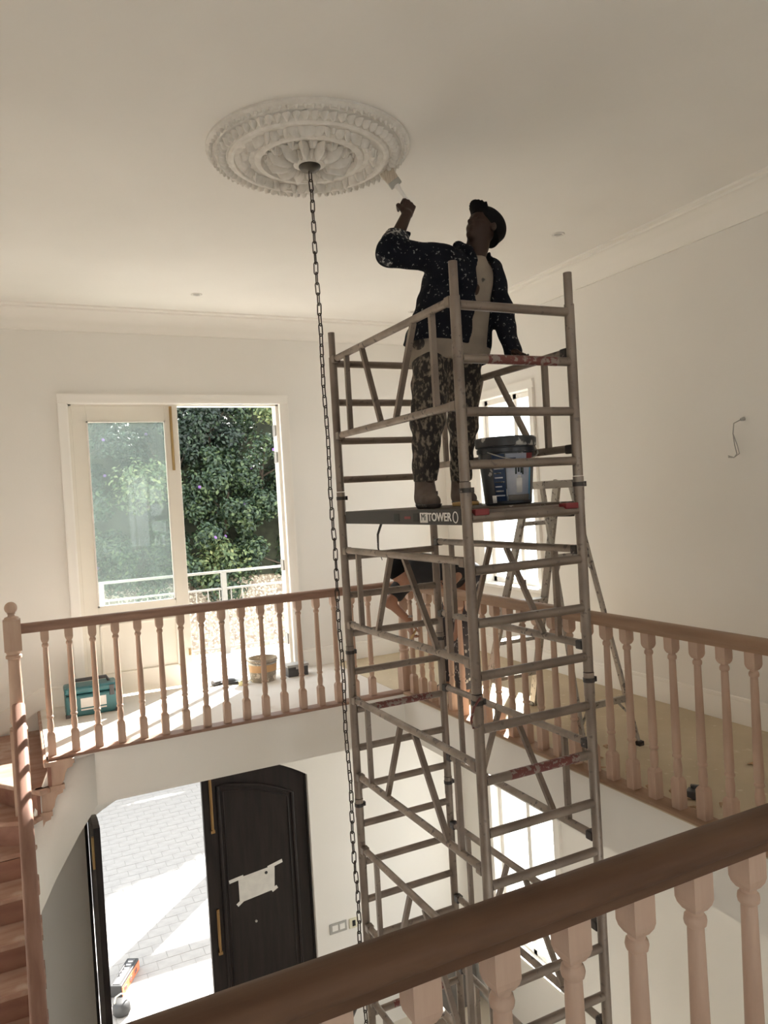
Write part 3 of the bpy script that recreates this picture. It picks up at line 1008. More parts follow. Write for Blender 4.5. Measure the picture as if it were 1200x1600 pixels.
egg = blob_mesh('egg', leaf_outline(0.058, 0.034, 0), 0.030, M['plaster'])
bead = blob_mesh('bead', [(0.011 * math.cos(a * math.pi / 4), 0.011 * math.sin(a * math.pi / 4)) for a in range(8)], 0.017, M['plaster'])
scroll = blob_mesh('scroll_leaf', leaf_outline(0.11, 0.05, 3), 0.042, M['plaster'])
acan = blob_mesh('acanthus_leaf', leaf_outline(0.17, 0.052, 3), 0.058, M['plaster'])
sprig = blob_mesh('sprig', leaf_outline(0.075, 0.026, 2), 0.034, M['plaster'])


def ring(src, n, rad, z, rot=0.0, ph=0.0, sc=None, jit=0.0):
    for i in range(n):
        a = 2 * math.pi * (i + ph) / n
        inst(src, RC + Vector((rad * math.cos(a), rad * math.sin(a), z)), rose, rot=(0, 0, a + rot + jit * (rnd.random() - 0.5)), scale=sc)


ring(egg, 64, 0.468, -0.034, 0.35)
ring(bead, 80, 0.525, -0.024)
for g8 in range(8):
    for da, rot, sc in ((0.0, math.pi / 2, 1.0), (0.17, 0.9, 0.75), (-0.17, -0.9, 0.75), (0.30, 2.2, 0.55), (-0.30, -2.2, 0.55)):
        a = 2 * math.pi * (g8 + 0.5) / 8 + da
        inst(scroll, RC + Vector((0.35 * math.cos(a), 0.35 * math.sin(a), -0.046)), rose, rot=(0, 0, a + rot), scale=(sc, sc, 1))
ring(bead, 8, 0.35, -0.046, sc=(1.6, 1.6, 1.3))
ring(acan, 12, 0.155, -0.048)
ring(sprig, 12, 0.205, -0.042, 0.7, 0.5)
ring(sprig, 12, 0.205, -0.042, -0.7, 0.5)
ring(sprig, 12, 0.12, -0.060, 0.0, 0.5)
ring(bead, 24, 0.238, -0.038)
MB().lathe([(0.058, -0.075), (0.06, -0.09), (0.05, -0.105), (0.018, -0.115), (0.0001, -0.118)], RC, 32, capb=False, capt=False).build('canopy', M['bronze'], rose, smooth=40)

# chain
ch = empty('chain', RC + Vector((0, 0, -0.10)), 'long dark iron chain hanging from the ceiling rose', 'chain')


def link_mesh():
    mb = MB()
    Lh, Wh = 0.0235, 0.0110
    pts = []
    for i in range(6):
        a = math.pi * i / 5
        pts.append((Wh * math.cos(a), 0, Lh + Wh * math.sin(a)))
    for i in range(6):
        a = math.pi + math.pi * i / 5
        pts.append((Wh * math.cos(a), 0, -Lh + Wh * math.sin(a)))
    mb.path(pts, 0.0034, 6, closed=True)
    o = mb.build('link', M['iron'], None, smooth=60)
    COL.objects.unlink(o)
    return o


LK = link_mesh()
zc_ = RC.z - 0.135
i = 0
while zc_ > -1.6:
    f = (RC.z - zc_) / 5.0
    x = RC.x + 0.02 * f + 0.004 * math.sin(i * 0.55) * (0.4 + f)
    inst(LK, (x, RC.y - 0.02 * f, zc_), ch, rot=(0, 0.05 * math.sin(i * 1.3), (i % 2) * math.pi / 2 + 0.55 + 0.3 * math.sin(i * 0.21)), name='link')
    zc_ -= 0.0560
    i += 1

# ------------------------------------------------------------------ scaffold tower
TX0, TX1, TY0, TY1 = 1.900, 2.577, 3.0, 4.5
tw = empty('scaffold_tower', ((TX0 + TX1) / 2, (TY0 + TY1) / 2, ZG), 'tall narrow aluminium scaffold tower spattered with paint, rising from the hall', 'scaffold tower')
joints = [2.83, 1.80, 0.80, -0.20, -1.20, -2.20, ZG + 0.10]
for x in (TX0, TX1):
    for y in (TY0, TY1):
        for a, b in zip(joints[:-1], joints[1:]):
            mb = MB().tube((x, y, b + 0.004), (x, y, a), 0.0255, n=16)
            if a > 2:
                mb.v = []; mb.f = []; mb.mi = []
                mb.tube((x, y, b + 0.004), (x, y, a - 0.16), 0.0255, n=16).tube((x, y, a - 0.16), (x, y, a), 0.0215, n=16)
            else:
                mb.tube((x, y, a - 0.12), (x, y, a), 0.0272, n=16)
            mb.build('leg', M['alu'], tw, smooth=40)
        for zj in joints[1:-1]:
            MB().tube((x, y, zj - 0.05), (x, y, zj - 0.028), 0.030, n=16).box((x + 0.02, y - 0.012, zj - 0.052), (x + 0.042, y + 0.012, zj - 0.026)).build('locking_clip', M['darkplastic'], tw)
        MB().tube((x, y, ZG), (x, y, ZG + 0.012), 0.06, n=16).tube((x, y, ZG + 0.012), (x, y, ZG + 0.13), 0.017, n=12).build('base_plate', M['alu'], tw)
rung_z = [2.63 - 0.25 * k for k in range(23)]
for y in (TY0, TY1):
    for k, zr in enumerate(rung_z):
        if zr < ZG + 0.12:
            continue
        MB().tube((TX0 + 0.02, y, zr), (TX1 - 0.02, y, zr), 0.0225, n=12).build('rung', M['alu'], tw)
        if k % 8 == 1 and zr > -1.8 and not (y > 4 and zr > 1):
            tag(MB().tube((TX0 + 0.16, y, zr), (TX1 - 0.10, y, zr), 0.0233, n=12).build('warning_strip', M['redtag'], tw), 'faded red warning strip')


def side_frame(x, zt, zb, vee):
    o = empty('side_frame', (x, TY0, zb))
    o.parent = tw
    o.location = Vector((x, (TY0 + TY1) / 2, zb)) - wpos(tw)
    for z in (zt, zb):
        MB().tube((x, TY0 + 0.03, z), (x, TY1 - 0.03, z), 0.0205, n=12).build('rail', M['alu_paint'], o)
        for yq in (TY0 + 0.045, TY1 - 0.045):
            MB().box((x - 0.024, yq - 0.03, z - 0.027), (x + 0.024, yq + 0.02, z + 0.02)).build('hook', M['darkplastic'] if x > 2.2 else M['alu'], o, smooth=0, bevel=0.006)
    ym = (TY0 + TY1) / 2
    if vee:
        tops, bots = (ym - 0.34, ym + 0.30), (ym - 0.09, ym + 0.10)
    else:
        tops, bots = (ym - 0.09, ym + 0.08), (ym - 0.40, ym + 0.30)
    for a, b in zip(tops, bots):
        MB().bar((x, a, zt - 0.015), (x, b, zb + 0.015), 0.022, 0.030, up=(1, 0, 0)).build('strut', M['alu'], o, smooth=0)
    for yv in (TY0 + 0.22, TY1 - 0.22):
        MB().bar((x, yv, zt - 0.015), (x, yv, zb + 0.015), 0.022, 0.030, up=(1, 0, 0)).build('strut', M['alu'], o, smooth=0)


for zt, zb, vee in ((2.655, 2.165, True), (1.425, 0.945, False), (0.455, -0.045, False), (-0.52, -1.03, False), (-1.52, -2.03, False)):
    side_frame(TX0, zt, zb, vee)
for zt, zb, vee in ((2.435, 1.945, False), (1.43, 0.94, False), (0.43, -0.05, False), (-0.52, -1.03, False), (-1.52, -2.03, False)):
    side_frame(TX1, zt, zb, vee)
PZ = 1.675
pl = empty('platform', (0, 0, 0))
pl.parent = tw
pl.location = Vector(((TX0 + TX1) / 2, (TY0 + TY1) / 2, 1.6)) - wpos(tw)
MB().box((TX0 + 0.03, TY0 + 0.06, PZ - 0.014), (TX1 - 0.03, TY1 - 0.08, PZ)).build('deck', M['deck'], pl, smooth=0)
MB().box((TX0 - 0.005, TY0 + 0.045, PZ - 0.078), (TX0 + 0.03, TY1 - 0.07, PZ)).build('side_beam', M['decksteel'], pl, smooth=0, bevel=0.004)
MB().box((TX1 - 0.03, TY0 + 0.045, PZ - 0.078), (TX1 + 0.005, TY1 - 0.07, PZ)).build('side_beam', M['decksteel'], pl, smooth=0, bevel=0.004)
MB().box((TX0 + 0.03, TY0 + 0.026, PZ - 0.07), (TX1 - 0.03, TY0 + 0.06, PZ - 0.012)).build('end_beam', M['alu'], pl, smooth=0, bevel=0.004)
MB().box((TX0 + 0.03, TY1 - 0.10, PZ - 0.07), (TX1 - 0.03, TY1 - 0.066, PZ - 0.012)).build('end_beam', M['alu'], pl, smooth=0, bevel=0.004)
for x0 in (TX0 + 0.03, TX1 - 0.11):
    MB().box((x0, TY0 - 0.028, PZ - 0.035), (x0 + 0.08, TY0 + 0.03, PZ - 0.005)).build('hook', M['red'], pl, smooth=0, bevel=0.004)
# printed lettering on the side of the platform (faces -x)
rotT = Matrix(((0, 0, -1), (-1, 0, 0), (0, 1, 0)))      # local x -> -y, local y -> +z, local z -> -x


def side_text(txt, size, y, z, mt, name, dx=0.0, bold=0.022):
    me = text_mesh(txt, size, bold=bold)
    me.materials.clear()
    me.materials.append(mt)
    o = bpy.data.objects.new(name, me)
    COL.objects.link(o)
    o.parent = pl
    o.matrix_parent_inverse = Matrix()
    o.location = Vector((TX0 - 0.0062 - dx, y, z)) - wpos(pl)
    o.rotation_euler = rotT.to_euler()
    return o


def side_patch(y0, y1, z0, z1, mt, name, dx=0.0):
    return MB().box((TX0 - 0.0062 - dx, y0, z0), (TX0 - 0.004, y1, z1)).build(name, mt, pl, smooth=0)


zc2 = PZ - 0.040
t_ = side_text('TOWER', 0.058, 3.247, zc2, M['white'], 'lettering')
t_.scale = (1.12, 1, 1)
side_patch(3.365, 3.445, zc2 - 0.027, zc2 + 0.025, M['white'], 'lettering_block')
side_text('Mi', 0.050, 3.405, zc2, M['black'], 'lettering', 0.001, bold=0.0).scale = (1.05, 1, 1)
for (ya, yb_, mt) in ((3.465, 3.52, M['black']), (3.55, 3.62, M['red']), (3.682, 3.744, M['black'])):
    if mt is M['red']:
        side_patch(ya, yb_, zc2 - 0.008, zc2 + 0.006, mt, 'print_mark')
    else:
        side_patch(ya, yb_, zc2 - 0.022, zc2 + 0.022, mt, 'print_mark')
m = MB()
pts = [(TX0 - 0.006, 3.093 + 0.022 * math.cos(a * math.pi / 8), zc2 + 0.026 * math.sin(a * math.pi / 8)) for a in range(16)]
m.path(pts, 0.003, 5, closed=True)
m.build('print_mark', M['white'], pl)
# strap hanging below the platform
MB().path([(TX0 + 0.03, 3.98, PZ - 0.07), (TX0 + 0.01, 4.0, PZ - 0.14), (TX0 - 0.0, 3.985, PZ - 0.22), (TX0 + 0.01, 3.96, PZ - 0.29)], [0.008, 0.007, 0.005, 0.002], 6).build('strap', M['darkplastic'], pl)
# red hook on a leg joint
MB().path([(TX0, TY0 - 0.03, 0.79), (TX0 - 0.045, TY0 - 0.04, 0.755), (TX0 - 0.065, TY0 - 0.04, 0.70), (TX0 - 0.055, TY0 - 0.04, 0.66), (TX0 - 0.03, TY0 - 0.04, 0.655)], 0.006, 8).build('hook', M['redtag'], tw)
# stabiliser legs near the foot
MB().tube((TX0, TY1, -1.35), (TX0 - 0.9, TY1 + 0.9, ZG + 0.03), 0.02).build('stabiliser', M['darkplastic'], tw)
MB().tube((TX1, TY0, -1.35), (TX1 + 0.9, TY0 - 0.9, ZG + 0.03), 0.02).build('stabiliser', M['alu'], tw)

# ------------------------------------------------------------------ stepladder on the right gallery
lad = empty('stepladder', (3.41, 4.35, 0.006), 'paint-spattered aluminium stepladder standing open on the right gallery', 'stepladder')
ZT = 1.80
fA0, fA1 = Vector((3.17, 4.95, 0.006)), Vector((3.285, 4.34, ZT))
fC0, fC1 = Vector((3.66, 4.95, 0.006)), Vector((3.535, 4.34, ZT))
fB0, fB1 = Vector((3.185, 3.775, 0.006)), Vector((3.285, 4.20, ZT - 0.03))
fD0, fD1 = Vector((3.636, 3.775, 0.006)), Vector((3.535, 4.20, ZT - 0.03))
for a, b in ((fA0, fA1), (fC0, fC1)):
    MB().bar(a, b, 0.024, 0.062, up=(0, 1, 0)).build('stile', M['ladder'], lad, smooth=0)
for a, b in ((fB0, fB1), (fD0, fD1)):
    MB().bar(a, b, 0.022, 0.032, up=(0, 1, 0)).build('rear_leg', M['ladder'], lad, smooth=0)
for p in (fA0, fC0, fB0, fD0):
    MB().box((p.x - 0.02, p.y - 0.03, 0.006), (p.x + 0.02, p.y + 0.03, 0.035)).build('foot', M['darkplastic'], lad, smooth=0)
MB().box((3.262, 4.16, ZT - 0.055), (3.558, 4.385, ZT)).build('top_cap', M['ladder'], lad, smooth=0, bevel=0.008)
for k in range(1, 6):
    t = k / 6.0
    a, c = fA0.lerp(fA1, t), fC0.lerp(fC1, t)
    MB().box((a.x, a.y - 0.045, a.z - 0.014), (c.x, a.y + 0.045, a.z + 0.014)).build('step', M['ladder'], lad, smooth=0)
for t in (0.17, 0.72):
    b, d = fB0.lerp(fB1, t), fD0.lerp(fD1, t)
    MB().bar(b, d, 0.02, 0.042).build('brace', M['ladder'], lad, smooth=0)
    dz = 0.11
    for p, q, sgn in ((b, d, 1), (d, b, -1)):
        MB().bar(p + (q - p) * 0.22, p + Vector((0, -0.025, -dz)), 0.012, 0.014).build('brace', M['ladder'], lad, smooth=0)

# ------------------------------------------------------------------ small fittings
def downlight(x, y, label):
    o = empty('downlight', (x, y, ZC), label, 'light', 'ceiling downlights')
    MB().lathe([(0.030, -0.001), (0.034, -0.006), (0.046, -0.008), (0.050, -0.004), (0.050, 0.0)], (x, y, ZC), 24, capb=False, capt=False).build('trim_ring', M['plaster'], o)
    MB().lathe([(0.030, -0.001), (0.026, 0.0), (0.0001, -0.0012)], (x, y, ZC), 24, capb=False, capt=False).build('lamp_face', M['galv'], o)


downlight(1.576, 6.764, 'small round downlight in the ceiling above the french door')
downlight(3.81, 4.514, 'small round downlight in the ceiling right of the painter')
downlight(3.835, 6.875, 'small round downlight in the ceiling near the far corner')

cab = empty('wall_cable', (XR, 3.54, 2.14), 'thin loose cable poking out of the right wall', 'cable')
MB().tube((XR - 0.004, 3.54, 2.145), (XR - 0.03, 3.545, 2.14), 0.014, 0.010).build('grommet', M['galv'], cab)
for k, dy in ((0, 0.0), (1, 0.02)):
    MB().path([(XR - 0.03, 3.545, 2.14), (XR - 0.045, 3.59, 2.12), (XR - 0.04, 3.605, 2.05), (XR - 0.035, 3.60 - dy, 1.97), (XR - 0.03, 3.59 - dy, 1.91), (XR - 0.03, 3.615, 1.885), (XR - 0.03, 3.66, 1.89 + 0.01 * k)], 0.0035, 6).build('wire', M['galv'], cab)


def switch(x0, x1, z, mt, label, toggles):  # light switch plate on the hall wall
    o = empty('wall_switch', ((x0 + x1) / 2, YB, z), label, 'switch')
    MB().box((x0, YB - 0.012, z - 0.055), (x1, YB, z + 0.055)).build('plate', mt, o, smooth=0, bevel=0.004)
    for (a, b, c, d, mm) in toggles:
        MB().box((a, YB - 0.018, z + c), (b, YB - 0.010, z + d), ).build('insert', mm, o, smooth=0)


switch(2.755, 2.955, -2.845, M['galv'], 'grey double wall socket plate beside the front door', [(2.785, 2.85, -0.025, 0.035, M['white']), (2.87, 2.93, -0.025, 0.035, M['white'])])
switch(2.985, 3.095, -2.85, M['cream_plastic'], 'cream single wall socket with a dark slot', [(3.02, 3.055, -0.03, 0.03, M['black'])])
pp = empty('paper_sheet', (2.02, YB + 0.06, -2.16), 'white paper sheet taped to the dark front door', 'paper')
MB().add([(1.826, YB + 0.064, -2.055), (2.215, YB + 0.064, -2.02), (2.20, YB + 0.062, -2.27), (1.826, YB + 0.06, -2.31), (1.826, YB + 0.0655, -2.055), (2.215, YB + 0.0655, -2.02), (2.20, YB + 0.0655, -2.27), (1.826, YB + 0.0655, -2.31)],
         [(0, 1, 2, 3), (7, 6, 5, 4), (0, 4, 5, 1), (1, 5, 6, 2), (2, 6, 7, 3), (3, 7, 4, 0)]).build('sheet', M['paper'], pp, smooth=0)
for a, b in (((1.73, -2.07), (1.88, -2.05)), ((2.14, -2.03), (2.30, -1.995)), ((1.80, -2.33), (1.86, -2.29)), ((2.17, -2.28), (2.23, -2.25))):
    MB().bar((a[0], YB + 0.062, a[1]), (b[0], YB + 0.062, b[1]), 0.003, 0.035).build('tape', M['white'], pp, smooth=0)
MB().tube((2.12, YB + 0.0595, -2.075), (2.12, YB + 0.063, -2.075), 0.016).build('mark', M['black'], pp)

# teal toolbox behind the back balustrade
tb = empty('toolbox', (0.52, 7.16, 0.006), 'teal tool case with a dark handle standing by the french door', 'toolbox')
bx0, bx1, by0, by1, bz = 0.295, 0.725, 7.04, 7.27, 0.006
MB().box((bx0, by0, bz), (bx1, by1, bz + 0.19)).build('body', M['teal'], tb, smooth=0, bevel=0.018)
MB().box((bx0 - 0.004, by0 - 0.004, bz + 0.195), (bx1 + 0.004, by1 + 0.004, bz + 0.255)).build('lid', M['teal'], tb, smooth=0, bevel=0.018)
MB().path([(bx0 + 0.06, (by0 + by1) / 2, bz + 0.25), (bx0 + 0.08, (by0 + by1) / 2, bz + 0.295), (bx1 - 0.08, (by0 + by1) / 2, bz + 0.295), (bx1 - 0.06, (by0 + by1) / 2, bz + 0.25)], 0.016, 8).build('handle', M['darkgrey'], tb)
for x in (bx0 + 0.03, bx1 - 0.07):
    MB().box((x, by0 - 0.012, bz + 0.15), (x + 0.04, by0, bz + 0.24)).build('latch', M['darkgrey'], tb, smooth=0, bevel=0.003)
MB().box((bx0 + 0.12, by0 - 0.003, bz + 0.075), (bx1 - 0.10, by0, bz + 0.155)).build('label', M['paper'], tb, smooth=0)
MB().box((bx0 + 0.12, by0 - 0.003, bz + 0.05), (bx1 - 0.10, by0, bz + 0.062)).build('label', M['paper'], tb, smooth=0)
for x in (bx0 - 0.006, bx1 - 0.03):
    MB().box((x, by0 - 0.006, bz), (x + 0.036, by0 + 0.02, bz + 0.03)).build('corner_foot', M['darkgrey'], tb, smooth=0)

# dirty paint tub, dark box, rags by the open leaf
pt = empty('paint_tub', (2.12, 7.28, 0.006), 'dirty grey paint tub on the floor at the open balcony door', 'bucket')
MB().lathe([(0.125, 0.0), (0.145, 0.20), (0.152, 0.205), (0.152, 0.225), (0.146, 0.226), (0.140, 0.20), (0.122, 0.012), (0.0001, 0.012)], (2.12, 7.28, 0.006), 28, capt=False).build('shell', M['pot'], pt)
MB().path([(2.12 + 0.153 * math.cos(a), 7.28 + 0.153 * math.sin(a), 0.215 - 0.03 * math.sin(a * 1.0 - math.pi) ) for a in [math.pi + math.pi * i / 12 for i in range(13)]], 0.004, 6).build('handle', M['galv'], pt)
MB().lathe([(0.128, 0.145), (0.0001, 0.147)], (2.12, 7.28, 0.006), 20, capb=False, capt=False).build('paint', M['ochre'], pt)
MB().lathe([(0.1355, 0.10), (0.1425, 0.17), (0.1430, 0.17), (0.1360, 0.10)], (2.12, 7.28, 0.006), 28, capb=False, capt=False).build('label', M['ochre'], pt)
bk = empty('metal_box', (2.46, 7.27, 0.006), 'small dark metal box beside the dirty paint tub', 'box')
MB().box((2.36, 7.20, 0.006), (2.57, 7.34, 0.10)).build('body', M['darkgrey'], bk, smooth=0, bevel=0.004)
MB().box((2.353, 7.193, 0.10), (2.577, 7.347, 0.125)).build('lid', M['galv'], bk, smooth=0, bevel=0.004)
MB().box((2.44, 7.19, 0.08), (2.48, 7.20, 0.115)).build('clasp', M['galv'], bk, smooth=0)
rg = empty('glove_pair', (1.76, 7.36, 0.006), 'crumpled dark work gloves on the floor left of the tub', 'gloves')
for k, (x, y_, a) in enumerate(((1.70, 7.40, 0.3), (1.83, 7.34, -0.4))):
    mb = MB()
    n = 9
    for j in range(4):
        off = (j - 1.5) * 0.022
        dx, dy = math.cos(a), math.sin(a)
        mb.path([(x - dy * off, y_ + dx * off, 0.028), (x + dx * 0.06 - dy * off * 1.1, y_ + dy * 0.06 + dx * off * 1.1, 0.034), (x + dx * 0.11 - dy * off * 1.3, y_ + dy * 0.11 + dx * off * 1.3, 0.02)], [0.016, 0.013, 0.008], 7)
    mb.path([(x - 0.06 * math.cos(a), y_ - 0.06 * math.sin(a), 0.03), (x, y_, 0.036), (x + 0.03 * math.cos(a), y_ + 0.03 * math.sin(a), 0.033)], [0.045, 0.044, 0.034], 10)
    for i_, p in enumerate(mb.v):
        mb.v[i_] = Vector((p.x, p.y, max(0.006 + (p.z - 0.006) * 0.75, 0.007)))
    mb.build('glove', M['darkgrey'], rg, smooth=60)
ry = empty('yellow_tape_roll', (1.90, 7.22, 0.006), 'pale yellow roll of masking tape in front of the gloves', 'tape')
MB().lathe([(0.028, 0.0), (0.045, 0.0), (0.045, 0.035), (0.028, 0.035), (0.028, 0.0)], (1.90, 7.22, 0.006), 20, capb=False, capt=False).build('roll', mat('masking_tape', (0.72, 0.66, 0.36), 0.7), ry)
MB().path([(1.945, 7.22, 0.03), (1.965, 7.20, 0.05), (1.99, 7.19, 0.03)], 0.006, 5).build('loose_end', M['cream_plastic'], ry)

# tool case and bag outside at the threshold of the front door
tc_ = empty('tool_case', (0.88, 9.90, ZG), 'long black and orange tool case lying outside the front door', 'tool case')
rm = Euler((0, 0, R_(61))).to_matrix()
cc = Vector((0.88, 9.90, ZG + 0.0715))
MB().obox(cc, (0.56, 0.15, 0.14), rm).build('body', M['black'], tc_, smooth=0, bevel=0.01)
MB().obox(cc + rm @ Vector((0, -0.078, -0.012)), (0.54, 0.006, 0.11), rm).build('side_label', M['orange'], tc_, smooth=0)
MB().obox(cc + Vector((0, 0, 0.0725)), (0.50, 0.085, 0.005), rm).build('top_label', M['darkgrey'], tc_, smooth=0)
for k in range(7):
    MB().obox(cc + rm @ Vector((-0.20 + 0.066 * k, 0, 0.0765)), (0.022, 0.055, 0.003), rm).build('print_mark', M['paper'], tc_, smooth=0)
for k in range(3):
    MB().obox(cc + rm @ Vector((-0.17 + 0.16 * k, -0.0825, -0.012)), (0.07, 0.003, 0.05), rm).build('print_mark', M['redtag'], tc_, smooth=0)
MB().path([cc + rm @ Vector((-0.1, 0.03, 0.07)), cc + rm @ Vector((-0.08, 0.03, 0.10)), cc + rm @ Vector((0.08, 0.03, 0.10)), cc + rm @ Vector((0.1, 0.03, 0.07))], 0.009, 8).build('handle', M['darkgrey'], tc_)
bg = empty('tool_bag', (0.77, 9.32, ZG), 'small dark canvas bag in front of the orange tool case', 'bag')
mb = MB()
mb.lathe([(0.085, 0.0), (0.105, 0.03), (0.10, 0.10), (0.075, 0.14), (0.05, 0.15)], (0.77, 9.32, ZG), 14)
mb.build('pouch', M['black'], bg, smooth=60)
MB().path([(0.70, 9.32, ZG + 0.13), (0.71, 9.30, ZG + 0.22), (0.77, 9.29, ZG + 0.25), (0.83, 9.30, ZG + 0.22), (0.84, 9.32, ZG + 0.13)], 0.008, 6).build('strap', M['cream_plastic'], bg)

# grey board leaning in the corner of the hall
gb = MB().add([(3.92, 7.36, ZG), (4.46, 7.36, ZG), (4.46, 7.54, ZG + 0.90), (4.02, 7.54, ZG + 0.90), (3.94, 7.525, ZG + 0.82),
               (3.92, 7.335, ZG + 0.005), (4.46, 7.335, ZG + 0.005), (4.46, 7.515, ZG + 0.905), (4.02, 7.515, ZG + 0.905), (3.94, 7.50, ZG + 0.825)],
              [(0, 1, 2, 3, 4), (9, 8, 7, 6, 5), (0, 5, 6, 1), (1, 6, 7, 2), (2, 7, 8, 3), (3, 8, 9, 4), (4, 9, 5, 0)]).build('leaning_board', M['boardgrey'], None, smooth=0)
tag(gb, 'dark grey board leaning against the wall in the far hall corner', 'board')

# wood scraps and shavings on the right gallery
spots_ = [(3.44, 3.86), (3.90, 3.10), (3.75, 2.75), (3.22, 3.42), (3.16, 3.22), (3.20, 3.00), (3.26, 2.93), (3.30, 2.82), (3.14, 2.86), (3.21, 3.10), (3.42, 2.66), (3.17, 2.62), (3.32, 2.55), (3.13, 3.60), (3.24, 3.72), (4.02, 2.55), (3.18, 4.0)]
wsA = MB().path([(-0.03, 0, 0.006), (-0.012, 0.008, 0.012), (0.012, -0.006, 0.010), (0.032, 0.004, 0.005)], [0.003, 0.008, 0.007, 0.002], 6).build('wood_scrap', M['shaving'])
COL.objects.unlink(wsA)
for k, (x, y_) in enumerate(spots_):
    o = inst(wsA, (x, y_, 0.0065), None, rot=(0, 0, rnd.random() * 6), name='wood_scrap', scale=(1.0 + rnd.random() * 0.6, 0.9 + rnd.random(), 0.9))
    tag(o, 'tiny curl of wood waste scattered at the foot of the right balustrade', 'wood scrap', 'wood scraps on the right gallery floor')
o = MB().obox((3.25, 2.96, 0.03), (0.07, 0.10, 0.045), (0, 0, 0.5)).obox((3.28, 2.99, 0.055), (0.05, 0.05, 0.02), (0.1, 0.2, 0.9)).build('sanding_block', M['darkgrey'], None, smooth=0, bevel=0.006)
tag(o, 'small dark sanding block between two balusters of the right gallery', 'sanding block')

# ------------------------------------------------------------------ outside
og = empty('pavement', (1.6, 11.5, ZG), 'sunlit stone paving outside the arched front door', 'pavement', kind='structure')
MB().box((-9, YB + TH, ZG - 0.2), (16, 16.8, ZG - 0.006)).build('sand_bed', M['joint'], og, smooth=0)
pv = MB().box((-0.147, -0.097, -0.03), (0.147, 0.097, 0.0)).build('paver', M['stone'])
COL.objects.unlink(pv)
cnt = 0
rest = MB()
for j in range(44):
    for i_ in range(-12, 34):
        x = -2.0 + 0.3 * i_ + (0.15 if j % 2 else 0)
        y_ = YB + TH + 0.10 + 0.2 * j
        zz = ZG - 0.003 + rnd.random() * 0.003
        if 0.066 * y_ < x < 0.215 * y_ + 0.1 and y_ > 8.8 and cnt < 292:
            inst(pv, (x, y_, zz), og, name='paver')
            cnt += 1
        else:
            rest.box((x - 0.145, y_ - 0.095, zz - 0.03), (x + 0.145, y_ + 0.095, zz))
ro = rest.build('paver_field', M['stone'], og, smooth=0)
ro['kind'] = 'stuff'
# bank rising behind the paving, and the hillside carrying the shrubs
bank = MB()
nx, ny = 40, 14
prof_b = [(16.6, ZG - 0.15), (17.1, -3.6), (17.7, -2.6), (18.3, -1.6), (18.9, -0.8), (19.6, 0.1)]
vsn, fsn = [], []
for i_ in range(nx + 1):
    for (y_, z_) in prof_b:
        vsn.append((-12 + 22.5 * i_ / nx, y_ + rnd.uniform(-.1, .1), z_ + rnd.uniform(-.06, .06)))
k = len(prof_b)
for i_ in range(nx):
    for j in range(k - 1):
        fsn.append((i_ * k + j, (i_ + 1) * k + j, (i_ + 1) * k + j + 1, i_ * k + j + 1))
bo = bank.add(vsn, fsn).build('bank', M['litter'], None, smooth=60)
bo['kind'] = 'structure'
hill = MB().add([(-14, 19.4, -0.1), (11.0, 19.4, -0.1), (11.0, 21.2, 5.3), (-14, 21.2, 5.3), (-14, 28, 9.0), (11.0, 28, 9.0)], [(0, 1, 2, 3), (3, 2, 5, 4)]).build('hillside', M['soil'], None, smooth=0)
hill['kind'] = 'structure'


